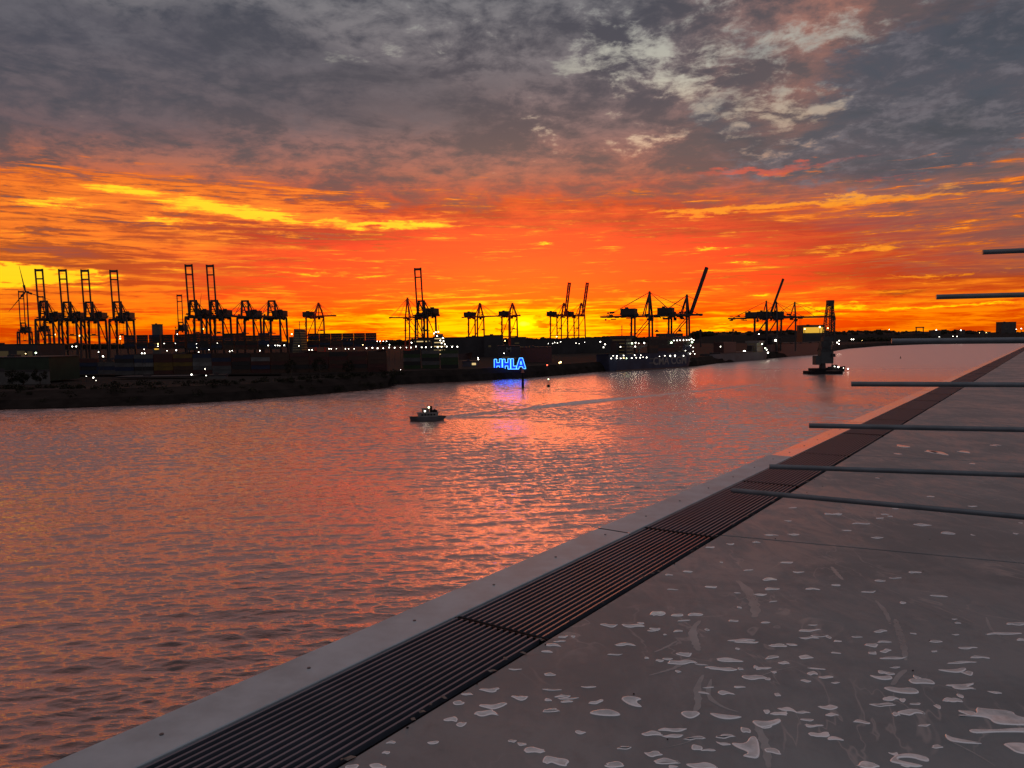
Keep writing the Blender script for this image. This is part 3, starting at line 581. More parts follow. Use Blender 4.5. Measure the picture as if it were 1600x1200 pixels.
# small grit and debris by the gutter
gr_ = MB(); rs = random.Random(5)
for _ in range(34):
    s2 = rs.uniform(.2, 9); n2 = O2 + rs.uniform(.01, .04) if rs.random() < .6 else O2 + rs.uniform(.1, 3)
    p = R3(s2, n2, .003); gr_.ball(p, rs.uniform(.002, .006), 6, 4, jit=.3, sz=.5)
o = gr_.build('grit', M_DARK); tag(o, 'dark grit scattered on the roof deck and along the gutter', 'grit', kind='stuff')
lf = MB()
for _ in range(80):
    s2 = rs.uniform(.3, 14) ; n2 = O2 - rs.uniform(-.01, .035) if rs.random() < .93 else O1 + rs.uniform(.0, .5)
    p = R3(s2, n2, .004); a = rs.uniform(0, 3.14); L_ = rs.uniform(.006, .028) ; w_ = L_ * rs.uniform(.3, .6); ca, sa_ = math.cos(a), math.sin(a)
    pts = [(L_, 0, 0), (L_ * .3, w_, .004), (-L_ * .6, w_ * .8, .002), (-L_, 0, .006), (-L_ * .5, -w_, .001), (L_ * .4, -w_ * .9, .005)]
    lf.add([(p.x + x * ca - y * sa_, p.y + x * sa_ + y * ca, p.z + z) for x, y, z in pts], [(0, 1, 2, 3, 4, 5)])
tag(lf.build('leaf_litter', mat('dry_leaf', (.12, .11, .10), .7, 0, .3, .5, 20)), 'bits of pale leaf litter caught along the gutter grating', 'leaf litter', kind='stuff')

# ---------------------------------------------------------------- guard rail of level tubes
rail = empty('guard_rail', at(1600, 560, 5.2) + Vector((1.3, 0, 0)), 0, 'slanting guard rail of seven level dark grey tubes reaching in from the right', 'railing')
dirn = None
ends = [(1143, 766), (1202, 729), (1264, 665), (1330, 600), (1393, 533), (1463, 464), (1535, 394)]
p2 = at(1202, 729, 6.0); q2 = at(1600, 748, 5.5); q2.z = p2.z
rd = (q2 - p2).normalized()
tips = []
for i, (x, y) in enumerate(ends):
    p = at(x, y, 6.0 - .0 * i); d = rd
    if i == 0: qq = at(1600, 815, 5.0); d = (qq - p); d.z = 0; d.normalize()
    L = 3.6 if i < 4 else 3.4 - .35 * (i - 4)
    if i == 0: L = 3.4
    tb = MB(); r_ = .0195
    pts = [p + d * .004, p, p + d * .004]
    tb.tube([p, p + d * .003, p + d * L], r_, 20)
    o = tb.build('rail', M_TUBE, smooth=False); o.data.polygons.foreach_set('use_smooth', [len(f.vertices) == 4 for f in o.data.polygons]); child(o, rail)
    tips.append(p + d * L * .93)
pm = MB()
foot = tips[1] + (tips[1] - tips[6]) * ((tips[1].z - ZR) / (tips[6].z - tips[1].z)); pm.beam(foot, tips[6] + Vector((.12, .03, .15)), .06, .02)
child(pm.build('post', M_TUBE), rail)
# ================================================================ the far bank
ZL = 8.0
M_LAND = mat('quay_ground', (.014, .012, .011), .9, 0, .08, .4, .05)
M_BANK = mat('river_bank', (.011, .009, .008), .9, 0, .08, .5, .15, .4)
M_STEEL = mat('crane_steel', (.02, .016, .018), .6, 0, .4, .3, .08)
M_STEELGLOW = mat('crane_steel_glow_red', (.42, .03, .015), .6, 0, .4, .3, .08)  # sunset glow on the cranes near the sun, put into the steel colour
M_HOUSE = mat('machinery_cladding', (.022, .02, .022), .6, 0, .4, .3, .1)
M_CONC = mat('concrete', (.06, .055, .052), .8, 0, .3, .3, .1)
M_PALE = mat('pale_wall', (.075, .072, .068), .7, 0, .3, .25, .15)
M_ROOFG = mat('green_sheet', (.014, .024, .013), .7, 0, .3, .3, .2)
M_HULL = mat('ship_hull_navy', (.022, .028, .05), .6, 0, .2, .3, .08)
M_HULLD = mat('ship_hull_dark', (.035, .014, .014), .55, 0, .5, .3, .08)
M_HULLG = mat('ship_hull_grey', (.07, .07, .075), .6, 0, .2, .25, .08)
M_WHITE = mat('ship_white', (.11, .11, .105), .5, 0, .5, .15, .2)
def emis(name, c, s, nee=True):
    m_ = bpy.data.materials.new(name); m_.use_nodes = True; b = m_.node_tree.nodes['Principled BSDF']
    b.inputs['Base Color'].default_value = (.02, .02, .02, 1); b.inputs['Emission Color'].default_value = (*c, 1); b.inputs['Emission Strength'].default_value = s
    return m_
E_W = emis('lamp_white', (1, .93, .78), 9); E_Y = emis('lamp_sodium', (1, .68, .25), 8); E_R = emis('lamp_red', (1, .10, .05), 5); E_G = emis('lamp_green', (.75, 1, .6), 7)
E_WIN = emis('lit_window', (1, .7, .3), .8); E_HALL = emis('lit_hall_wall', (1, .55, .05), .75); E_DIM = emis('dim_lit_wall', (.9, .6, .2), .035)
EL = {'w': E_W, 'y': E_Y, 'r': E_R, 'g': E_G}
CN = {'w': 'white', 'y': 'yellow', 'r': 'red', 'g': 'greenish white'}
hor = lambda px: 540 - .0125 * px

def shore(lst, zl=ZL): return [gnd(x, y, 0) for x, y in lst]
def land(name, wl, back, zl, d1, d2, m_top):
    pts = shore(wl); n = len(pts); mb = MB()
    # ragged waterline
    P0 = []
    for i in range(n - 1):
        p, q = pts[i], pts[i + 1]; L = (q - p).length; k_ = max(2, int(L / 9))
        for j in range(k_):
            t_ = j / k_; P0.append(p.lerp(q, t_) + Vector((0, random.uniform(-.8, .8), 0)))
    P0.append(pts[-1]); m_ = len(P0)
    vs = []
    for off, z in ((0, -1.0), (1.2, .35), (d1, zl * .55), (d2, zl)):
        for p in P0: vs.append((p.x, p.y + off + (random.uniform(-1, 1) if 0 < off < d2 else 0), z + (random.uniform(-.3, .3) if off == d1 else 0)))
    mb.add(vs, [(a * m_ + j, a * m_ + j + 1, (a + 1) * m_ + j + 1, (a + 1) * m_ + j) for a in range(3) for j in range(m_ - 1)])
    o = mb.build('river_bank', M_BANK); o['kind'] = 'structure'
    from mathutils.geometry import tessellate_polygon
    poly = [Vector((p.x, p.y + d2, 0)) for p in P0] + [Vector(b) for b in back]
    tri = tessellate_polygon([poly]); t_mb = MB(); t_mb.add([(p.x, p.y, zl) for p in poly], [tuple(t) for t in tri])
    o2 = t_mb.build(name, m_top); o2['kind'] = 'structure'
    for poly_ in o2.data.polygons:
        if poly_.normal.z < 0: poly_.flip()
    return P0
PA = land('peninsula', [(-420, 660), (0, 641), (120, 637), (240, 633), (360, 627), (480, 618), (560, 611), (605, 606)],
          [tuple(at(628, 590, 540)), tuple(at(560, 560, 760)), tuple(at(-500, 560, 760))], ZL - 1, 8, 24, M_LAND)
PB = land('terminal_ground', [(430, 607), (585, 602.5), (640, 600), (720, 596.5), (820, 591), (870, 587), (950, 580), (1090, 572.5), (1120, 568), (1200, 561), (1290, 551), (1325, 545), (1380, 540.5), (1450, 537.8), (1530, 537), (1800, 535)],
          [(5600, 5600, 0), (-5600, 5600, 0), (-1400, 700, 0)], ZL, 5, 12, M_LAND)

# ---- scrub on the bank: leaf clumps
M_LEAF = mat('scrub_leaves', (.016, .016, .010), .85, 0, .1, .5, .4)
def scrub():
    rs = np.random.RandomState(9); V = []; Fc = []
    def clump(cx, cy, cz, r, n, hgt):
        nonlocal V, Fc
        q = rs.randn(n, 3); q /= np.linalg.norm(q, axis=1)[:, None]; q *= (rs.rand(n, 1) ** .4) * r; q[:, 2] = np.abs(q[:, 2]) * hgt
        for p in q:
            a = rs.randn(3); b_ = rs.randn(3); s_ = rs.uniform(.25, .55); a *= s_ / np.linalg.norm(a); b_ *= s_ / np.linalg.norm(b_)
            c = np.array([cx, cy, cz]) + p; i = len(V); V += [tuple(c - a), tuple(c + b_), tuple(c + a), tuple(c - b_)]; Fc.append((i, i + 1, i + 2, i + 3))
    for (P_, zt, d0, d1, dens, rr) in ((PA, ZL - 1, 4, 60, 2.2, 3.0), (PB, ZL, 4, 16, .55, 1.6)):
        for p in P_:
            if p.x > 330 or p.y > 700: continue
            for _ in range(int(dens * 3)):
                t_ = rs.uniform(d0, d1); z = zt if t_ > 22 else zt * t_ / 24
                if p.x > 20 and rs.rand() < .5: continue
                clump(p.x + rs.uniform(-6, 6), p.y + t_, z - .3, rs.uniform(.6, 1.1) * rr, int(60 * rr / 2.6), rs.uniform(.7, 1.2))
    me = bpy.data.meshes.new('scrub'); me.from_pydata(V, [], Fc); me.materials.append(M_LEAF)
    o = bpy.data.objects.new('scrub', me); COL.objects.link(o); tag(o, 'dark low scrub covering the sloping river bank', 'scrub', kind='stuff')
scrub()

# ---- trees on the peninsula
M_TRUNK = mat('bark', (.05, .04, .03), .9)
def tree(px, py, D, h, label):
    base = at(px, py, D); base.z = ZL - 1; t = empty('broadleaf_tree', base, 0, label, 'tree', 'trees on the peninsula')
    tr = MB(); tr.tube([(0, 0, -.2), (.1, 0, h * .3), (.0, .1, h * .6)], h * .035, 7, r2=h * .012)
    for k_ in range(6):
        a = k_ * 1.05; tr.tube([(0, 0, h * (.28 + .05 * k_)), (math.cos(a) * h * .25, math.sin(a) * h * .25, h * (.5 + .06 * k_))], h * .014, 5, r2=h * .004)
    tr.build('trunk', M_TRUNK, t)
    V = []; Fc = []; rs = np.random.RandomState(int(px))
    for _ in range(26):
        u = rs.randn(3); u /= np.linalg.norm(u); c = np.array([u[0] * h * .3, u[1] * h * .3, h * .62 + u[2] * h * .28]) * 1.0; r = h * rs.uniform(.09, .17)
        for _ in range(46):
            q = rs.randn(3); q = c + q / np.linalg.norm(q) * r * rs.rand() ** .4; a = rs.randn(3) * .16; b_ = rs.randn(3) * .16
            i = len(V); V += [tuple(q - a), tuple(q + b_), tuple(q + a), tuple(q - b_)]; Fc.append((i, i + 1, i + 2, i + 3))
    me = bpy.data.meshes.new('crown'); me.from_pydata(V, [], Fc); me.materials.append(M_LEAF); o = bpy.data.objects.new('crown', me); COL.objects.link(o); o.parent = t
for (px, h, D, lb) in ((18, 9, 385, 'rounded dark tree in front of the white wall, at the left edge'), (36, 8, 385, 'second rounded tree in front of the white wall'), (62, 9.5, 388, 'largest rounded dark tree at the right end of the white wall'),
                       (455, 11, 440, 'dark tree on the peninsula in front of the brown containers'), (500, 12, 445, 'tall dark tree nearest the middle of the peninsula'), (545, 10, 452, 'last dark tree towards the tip of the peninsula')):
    tree(px, 590, D, h, lb)

# ---- buildings
def building(name, x0, x1, ytop, D, dep, matw, label, cat='building', windows=None, roofm=None, yaw=0.0, zb=None, wmat=None, over=0.0, slopes=0.0):
    a, b_ = at(x0, ytop, D), at(x1, ytop, D); W_ = b_.x - a.x; ht = (a.z + b_.z) / 2 - (ZL if zb is None else zb)
    e = empty(name, Vector(((a.x + b_.x) / 2, D, ZL if zb is None else zb)), yaw, label, cat)
    m1 = MB(); m1.box(-W_ / 2, W_ / 2, 0, dep, 0, ht); m1.build('wall', matw, e)
    m2 = MB(); m2.box(-W_ / 2 - over - .4, W_ / 2 + over + .4, -.4 - over, dep + .4, ht + .003, ht + .5)
    m2.box(-W_ * .2, -W_ * .2 + min(4, W_ * .2), dep * .3, dep * .5, ht + .5, ht + 1.6); m2.build('roof', roofm or M_STEEL, e)
    for (fx, fz, ww, wh) in (windows or []):
        w_ = MB(); cx = -W_ / 2 + fx * W_; cz = fz * ht; w_.box(cx - ww / 2, cx + ww / 2, -.12, .05, cz - wh / 2, cz + wh / 2)
        w_.build('window', wmat or E_WIN, e)
    return e
building('warehouse', -40, 76, 559, 425, 30, M_ROOFG, 'long dark green warehouse above the white wall at the left edge', windows=[(.1, .35, 3, 2)], wmat=E_DIM)
wl_ = building('boundary_wall', -40, 77, 580, 412, .5, M_PALE, 'white wall standing in front of the dark green warehouse', 'wall', zb=ZL - 1)
building('dock_shed', -60, 58, 538.5, 640, 40, M_HOUSE, 'dark flat-roofed dock shed with dimly lit bays at the far left', windows=[(.55, .62, 8, 5), (.78, .62, 6.5, 5), (.9, .62, 4, 4)], wmat=E_DIM)
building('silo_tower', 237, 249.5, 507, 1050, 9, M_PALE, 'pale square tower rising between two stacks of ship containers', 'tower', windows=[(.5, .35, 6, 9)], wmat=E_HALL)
building('office_block', 83, 98, 566, 455, 10, M_HOUSE, 'small yellow-lit hut with coloured lamps by the container wall', 'hut', windows=[(.5, .4, 3, 4)], wmat=E_DIM)
building('low_shed', 185, 298, 589, 455, 12, M_CONC, 'long low open-sided shed in front of the red and yellow containers', 'shed', over=1.0)
building('site_cabin', 326, 352, 586.5, 430, 4, M_PALE, 'pale site cabin on the bank left of the brown containers', 'cabin')
building('dock_shed', 728, 757, 526, 900, 30, M_HOUSE, 'dark shed with a stepped roof under the left of the two small glow-reddened cranes')
building('dock_shed', 756, 786, 524, 880, 25, M_HOUSE, 'taller dark shed between the two small glow-reddened cranes', windows=[(.3, .5, 3, 2)], wmat=E_DIM)
building('dock_shed', 798, 822, 527, 870, 25, M_HOUSE, 'dark shed below the right of the two small glow-reddened cranes', windows=[(.4, .7, 5, 1.2), (.7, .5, 4, 1)], wmat=E_DIM)
building('dock_shed', 652, 728, 527.5, 980, 40, M_HOUSE, 'wide dark shed behind the lit ship superstructure', windows=[(.1, .8, 20, 1.2)], wmat=E_WIN)
building('dock_shed', 822, 900, 530, 1000, 50, M_HOUSE, 'low wide dark shed under the pair of thin raised cranes')
building('dock_shed', 900, 958, 528, 1040, 50, M_HOUSE, 'low dark shed left of the navy container ship')
mb_ = building('terminal_building', 778, 812, 541, 640, 16, M_HOUSE, 'dark terminal building carrying a pale letter M behind the blue sign', windows=[(.35, .35, 6, 1.2), (.7, .3, 5, 1)], wmat=E_DIM)
building('dark_red_store', 814, 862, 543, 660, 20, mat('dark_red_cladding', (.07, .02, .02), .7), 'windowless dark red store right behind the blue sign')
building('quay_hut', 722, 745, 565, 575, 8, M_CONC, 'small pale hut lit by a yellow lamp left of the blue sign', 'hut', windows=[(.8, .5, 3, 1.6)], wmat=E_WIN)
building('lit_hall', 1254, 1289, 508, 1500, 30, M_HOUSE, 'yellow-lit hall with a dark roof behind the floating crane', 'hall', windows=[(.5, .76, 40, 11)], wmat=E_HALL)
building('tower_block', 1565, 1588, 503, 2600, 30, M_CONC, 'dark tower block standing above the treeline at the right edge', 'building', windows=[(.3, .6, 4, 2)], wmat=E_DIM)
for (x0, x1, yt, D, lb) in ((1430, 1452, 518.5, 2500, 'low house roof among the far trees right of the gantry'), (1455, 1470, 516, 2450, 'small far house on the treeline with a bright lamp'), (1498, 1508, 515.5, 2450, 'narrow far house on the treeline left of the tower block'),
                            (1530, 1548, 518.5, 2400, 'wide pale-lit far house just left of the tower block'), (1120, 1140, 541.5, 960, 'pale low deckhouse store on the quay left of the grey ship')):
    building('far_house', x0, x1, yt, D, 14, M_CONC, lb, 'house', windows=[(.4, .6, 3, 1.5)], wmat=E_DIM)
def chimney(px, ytop, D, r, label):
    p = at(px, ytop, D); e = MB(); e.tube([(0, 0, 0), (0, 0, p.z - ZL)], r, 10, r2=r * .8); e.tube([(0, 0, p.z - ZL - 3), (0, 0, p.z - ZL - 1.5)], r * 1.25, 10)
    o = e.build('chimney', M_STEEL, loc=(p.x, p.y, ZL)); tag(o, label, 'chimney')
chimney(1094.5, 514.5, 1500, 1.9, 'lone chimney between the raised crane and the grey ship')
chimney(1145.5, 514, 1600, 1.7, 'slim chimney left of the right-hand crane group')

# ---- letters
def text_obj(name, s_, size, depth, m_, bold=0.0):
    cu_ = bpy.data.curves.new(name, 'FONT'); cu_.body = s_; cu_.size = size; cu_.extrude = depth; cu_.offset = bold; cu_.align_x = 'CENTER'; cu_.align_y = 'CENTER'
    t = bpy.data.objects.new(name, cu_); COL.objects.link(t); dg = bpy.context.evaluated_depsgraph_get(); me = bpy.data.meshes.new_from_object(t.evaluated_get(dg))
    bpy.data.objects.remove(t); me.materials.clear(); me.materials.append(m_); o = bpy.data.objects.new(name, me); COL.objects.link(o); return o
pM = at(794, 547, 638); o = text_obj('letter', 'M', 6.2, .15, M_WHITE, .05); o.location = (0, 638 - 640.0 + 1.7, pM.z - ZL); o.rotation_euler = (R(90), 0, 0); o.parent = mb_

# ---- the blue neon sign
def neon():
    D = 548; s_ = D / F; bl = at(772, 578, D); root = empty('neon_sign', bl, 0, 'glowing blue and white neon sign reading HHLA on the river bank', 'sign')
    px = lambda x, y: ((x - 347) / 4.8 * s_, 0, (757 - y) / 4.8 * s_)
    Hs = lambda x0, x1, a=19: [(x0, 677), (x0 + a, 677), (x0 + a, 703), (x1 - a, 703), (x1 - a, 675), (x1, 675), (x1, 752), (x1 - a, 752), (x1 - a, 728), (x0 + a, 728), (x0 + a, 755), (x0, 755)]
    L3 = [(474, 675), (493, 675), (493, 730), (516, 730), (516, 752), (474, 752)]
    A4 = [(538, 670), (562, 670), (585, 750), (564, 750), (560, 735), (537, 735), (532, 752), (511, 752)]
    A4h = [(549, 693), (543, 717), (556, 717)]
    E_NB = emis('neon_tube', (.09, .40, 1.0), 3.0); E_NF = emis('neon_backplate', (.0, .01, 1.0), 4.0)
    for nm, out, hole in (('letter', Hs(349, 407), None), ('letter', Hs(412, 470), None), ('letter', L3, None), ('letter', A4, A4h)):
        pts = [px(x, y) for x, y in out]; pl = MB()
        from mathutils.geometry import tessellate_polygon
        loops = [[Vector((p[0], p[2], 0)) for p in pts]]
        if hole: loops.append([Vector((px(x, y)[0], px(x, y)[2], 0)) for x, y in hole])
        flat = [v_ for lp in loops for v_ in lp]; tr = tessellate_polygon(loops)
        n = len(flat); pl.add([(v_.x, y_, v_.y) for y_ in (0, .5) for v_ in flat], [tuple(t) for t in tr] + [tuple(n + i for i in t) for t in tr])
        k_ = len(pts); pl.add([(p[0], y_, p[2]) for y_ in (0, .5) for p in pts], [(j, (j + 1) % k_, k_ + (j + 1) % k_, k_ + j) for j in range(k_)])
        lt = pl.build(nm, E_NF, root)
        tb = MB()
        for lp in [out] + ([hole] if hole else []):
            q = [Vector(px(x, y)) + Vector((0, -.35, 0)) for x, y in lp]
            for j in range(len(q)): tb.tube([q[j], q[(j + 1) % len(q)]], .24, 6)
        tb.build('neon_tube', E_NB, lt)
    fr = MB(); w_ = px(585, 0)[0]
    fr.beam((-.5, .8, -.4), (w_ + .5, .8, -.4), .4)
    for f_ in (.05, .35, .65, .95): fr.beam((w_ * f_, .9, bl.z * -1 + ZL - 3), (w_ * f_, .9, 8.5), .35)
    fr.build('frame', M_STEEL, root)
neon()

# ---- shipping containers
CC = {'dark red': (.10, .018, .012), 'rust brown': (.085, .035, .016), 'yellow': (.22, .13, .01), 'grey': (.13, .13, .13), 'dark blue': (.012, .03, .09), 'green': (.03, .075, .016), 'pale grey': (.24, .24, .23), 'near black': (.02, .018, .018)}
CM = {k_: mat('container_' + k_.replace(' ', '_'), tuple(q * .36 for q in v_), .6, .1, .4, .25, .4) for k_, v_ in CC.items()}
def cont_proto():
    L, Wd, Hh = 12.1, 2.44, 2.56; mb = MB(); n = 26
    ys = []; xs = []
    for i in range(n * 2 + 1):           # corrugated side walls
        x = -L / 2 + .15 + (L - .3) * i / (n * 2); dp = .0 if (i // 1) % 2 else .05; xs.append(x); ys.append(dp)
    for sd in (-1, 1):
        vs = [(x, sd * (Wd / 2 - d_), z) for z in (.15, Hh - .12) for x, d_ in zip(xs, ys)]; m_ = len(xs)
        mb.add(vs, [((j, j + 1, m_ + j + 1, m_ + j) if sd < 0 else (j + 1, j, m_ + j, m_ + j + 1)) for j in range(m_ - 1)])
        mb.box(-L / 2, L / 2, sd * Wd / 2 - .05, sd * Wd / 2 + .05, Hh - .13, Hh); mb.box(-L / 2, L / 2, sd * Wd / 2 - .05, sd * Wd / 2 + .05, 0, .16)
    for sx in (-1, 1):
        mb.box(sx * L / 2 - .1, sx * L / 2 + .1, -Wd / 2, Wd / 2, .02, Hh - .01)
    mb.box(-L / 2 + .1, L / 2 - .1, -Wd / 2 + .06, Wd / 2 - .06, .05, Hh - .03)
    return {k_: mb.mesh('container', CM[k_]) for k_ in CC}
CP = cont_proto(); n_cont = 0
TIER = ['bottom', 'second', 'third', 'fourth', 'fifth', 'sixth', 'seventh', 'eighth', 'ninth']
def container(loc, rz, colr, label, grp):
    global n_cont; n_cont += 1
    o = bpy.data.objects.new('shipping_container', CP[colr]); COL.objects.link(o); o.location = loc; o.rotation_euler = (0, 0, rz); tag(o, label, 'container', grp)
def wall_of(x0, x1, ytop, D, tiers, pick, where, grp, zb=ZL, skip=0.0, yaw=0.0):
    a, b_ = at(x0, ytop, D), at(x1, ytop, D); n = int(round((b_.x - a.x) / 12.45)); rs = random.Random(int(x0))
    for i in range(n):
        h = tiers - (1 if rs.random() < skip else 0)
        for t_ in range(h):
            c = pick(i / max(1, n - 1), t_, rs); x = a.x + 6.2 + i * (b_.x - a.x) / n
            container((x, D + rs.uniform(-.15, .15) + (x - a.x) * math.tan(yaw), zb + t_ * 2.6), yaw + rs.uniform(-.002, .002), c, '%s container, %s column, %s tier of %s' % (c, ordn[i], TIER[t_], where), grp)
def pk_main(f, t_, rs):
    if f < .12: return rs.choice(['grey', 'near black', 'pale grey', 'dark blue'])
    if f < .24: return rs.choice(['dark red', 'yellow', 'yellow', 'dark red', 'rust brown'])
    if f < .55: return rs.choice(['rust brown', 'dark red', 'near black', 'grey', 'dark blue', 'pale grey'])
    return rs.choice(['rust brown', 'rust brown', 'dark red', 'near black'])
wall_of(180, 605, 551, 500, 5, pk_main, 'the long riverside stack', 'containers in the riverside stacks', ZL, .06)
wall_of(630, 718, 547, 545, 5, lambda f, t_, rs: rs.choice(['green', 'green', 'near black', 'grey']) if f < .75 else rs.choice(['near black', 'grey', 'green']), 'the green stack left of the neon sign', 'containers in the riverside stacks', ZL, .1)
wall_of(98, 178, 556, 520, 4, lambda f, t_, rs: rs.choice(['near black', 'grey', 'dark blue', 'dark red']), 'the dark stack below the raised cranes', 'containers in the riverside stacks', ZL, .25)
dk = lambda f, t_, rs: rs.choice(['near black', 'dark red', 'dark blue', 'rust brown', 'near black'])

# ---- ships
def ship_hull(L, B, dp, bow=.14, stern=.05, flare=.5, bul=1.1):
    """local: x along the ship (bow +x), z=0 waterline, deck at dp"""
    ns = 40; mb = MB(); rows = []
    for lv, z in enumerate((-1.0, .0, dp * .25, dp * .6, dp, dp + bul)):
        f = lv / 5; rowp = []; hl = L / 2
        for i in range(ns + 1):
            t_ = i / ns; x = -hl + L * t_
            e = 1.0; xb = 1 - t_; bl_ = bow * (1.25 - .55 * f)
            if xb < bl_: e = math.sin(math.pi / 2 * max(0.0, xb / bl_)) ** (.9 - .25 * f)
            if t_ < stern: e = min(e, .72 + .28 * math.sin(math.pi / 2 * t_ / stern))
            xx = x + (1 - xb / bow) * dp * .45 * f if xb < bow else x
            xx += -(1 - t_ / stern) * 1.5 * f if t_ < stern else 0
            sheer = min(1.2, dp * .16) * (max(0, (.2 - xb)) / .2) ** 2 * f * 1.5
            rowp.append((xx, B / 2 * e, z + sheer))
        rows.append(rowp)
    m_ = ns + 1; vs = []
    for rp in rows: vs += [(x, -y, z) for x, y, z in rp] + [(x, y, z) for x, y, z in rp]
    fs = []
    for a in range(len(rows) - 1):
        for j in range(ns):
            o = a * 2 * m_; p = (a + 1) * 2 * m_
            fs.append((o + j, o + j + 1, p + j + 1, p + j)); fs.append((o + m_ + j + 1, o + m_ + j, p + m_ + j, p + m_ + j + 1))
        fs.append((a * 2 * m_ + m_, a * 2 * m_, (a + 1) * 2 * m_, (a + 1) * 2 * m_ + m_))
    mb.add(vs, fs)
    o = 4 * 2 * m_; mb.add(vs[o:o + 2 * m_], [(j, j + 1, m_ + j + 1, m_ + j) for j in range(ns)])
    return mb
def deckhouse(par, x0, x1, B, z0, n, matw=None, fh=2.9, wing=True, lit=None):
    matw = matw or M_WHITE; mb = MB(); wn = MB()
    for i in range(n):
        k_ = i * .25; mb.box(x0 + k_, x1 - k_, -B / 2 + i * .3, B / 2 - i * .3, z0 + i * fh, z0 + (i + 1) * fh - .12); mb.box(x0 + k_ - .5, x1 - k_ + .5, -B / 2 + i * .3 - .5, B / 2 - i * .3 + .5, z0 + (i + 1) * fh - .12, z0 + (i + 1) * fh)
        for q in range(1):
            y = -B / 2 + 2
            wn.box(x1 - k_ - .05, x1 - k_ + .06, y, -y, z0 + i * fh + 1.1, z0 + i * fh + 1.9); wn.box(x0 + k_ - .06, x0 + k_ + .05, y, -y, z0 + i * fh + 1.1, z0 + i * fh + 1.9)
        for q in range(int(1)):
            wn.box(x0 + k_ + 1, x1 - k_ - 1, -B / 2 + i * .3 - .06, -B / 2 + i * .3 + .04, z0 + i * fh + 1.1, z0 + i * fh + 1.9)
    if wing: mb.box(x0 + n * .25 + 1, x1 - n * .25 - 1, -B / 2 - 2, B / 2 + 2, z0 + n * fh, z0 + n * fh + 2.4)
    h = mb.build('deckhouse', matw, par); w_ = wn.build('windows', lit or M_DARK, h)
    ms = MB(); xm = (x0 + x1) / 2; zt = z0 + n * fh + 2.4
    ms.tube([(xm, 0, zt), (xm, 0, zt + 9)], .35, 6); ms.beam((xm, -3, zt + 5), (xm, 3, zt + 5), .3); ms.beam((xm, -1.6, zt + 7.5), (xm, 1.6, zt + 7.5), .25); ms.build('mast', M_STEEL, par)
    fn = MB(); fn.box(x0 - 6, x0 - 2, -3, 3, z0, z0 + n * fh * .75); fn.build('funnel', M_STEEL, par)
def deck_lamp(par, w_pos, r, c='w'):
    mb = MB(); mb.ball((0, 0, 0), r, 8, 5); o = mb.build('deck_lamp', EL[c], par)
    o.matrix_parent_inverse = Matrix.Identity(4); o.location = par.matrix_basis.inverted() @ Vector(w_pos); return o
def upd(e): bpy.context.view_layer.update()
def frame_of(p, q):
    d = (q - p); return math.atan2(d.y, d.x), d.length, (p + q) / 2

# navy container ship at the berth
pS, pB_ = gnd(957, 580.5), gnd(1086, 573.5)
rz, LS, cS = frame_of(pS, pB_); LS *= 1.0; cS = cS + Vector((-math.sin(rz), math.cos(rz), 0)) * 10
cma = empty('container_ship', cS, rz, 'navy blue container ship with CMA CGM on its side, berthed under the middle cranes', 'ship')
dpk = 13.0
ship_hull(LS, 20, dpk, .12).build('hull', M_HULL, cma)
bt = MB(); bt.box(-LS * .46, LS * .38, -10.12, -9.9, -.5, 1.0); bt.build('boot_stripe', M_HULLD, cma)
tx = text_obj('lettering', 'CMA CGM', 9.2, .06, M_WHITE, .16); tx.parent = cma; tx.location = (LS * .175, -10.12, dpk * .52); tx.rotation_euler = (R(90), 0, 0); tx.scale = (1.12, 1, 1)
for k_, (x0, x1) in enumerate(((-.08, .0), (.39, .455))):
    for q in range(2):
        st = MB(); st.box(LS * x0, LS * x1, -10.1 if k_ == 0 else -9.4, -9.9 if k_ == 0 else -9.0, dpk * (.68 - q * .28), dpk * (.75 - q * .28)); st.build('stripe', M_PALE, cma)
deckhouse(cma, -LS * .34, -LS * .25, 18, dpk, 5, matw=M_HOUSE, lit=E_DIM)
for sx, hh in ((-.17, 8), (-.05, 8)):      # ship's own deck cranes
    dc = MB(); dc.tube([(LS * sx, -7, dpk), (LS * sx, -7, dpk + hh)], 1.0, 8); dc.beam((LS * sx, -7, dpk + hh - 2), (LS * (sx + .13), -7, dpk + hh + 1), 1.1, 1.3); dc.box(LS * sx - 1.5, LS * sx + 1.5, -8.5, -5.5, dpk + hh - 3, dpk + hh)
    dc.build('deck_crane', M_PALE, cma)
bw = MB(); bw.box(LS * .40, LS * .415, -8, 8, dpk, dpk + 6); bw.tube([(LS * .44, 0, dpk), (LS * .44, 0, dpk + 13)], .35, 6); bw.build('foremast', M_PALE, cma)
bpy.context.view_layer.update()
mw = cma.matrix_world.copy()
for b_i in range(5):
    hh = (6, 7, 7, 7, 6)[b_i]
    for t_ in range(hh):
        c = random.choice(['near black', 'near black', 'dark red', 'dark blue', 'rust brown'])
        container(mw @ Vector((-LS * .02 + b_i * 12.6 * LS / 122 , -8.4, dpk + .2 + t_ * 2.6)), rz, c, '%s container on the navy ship, %s column, %s tier' % (c, ordn[b_i], TIER[t_]), 'containers on the navy ship')
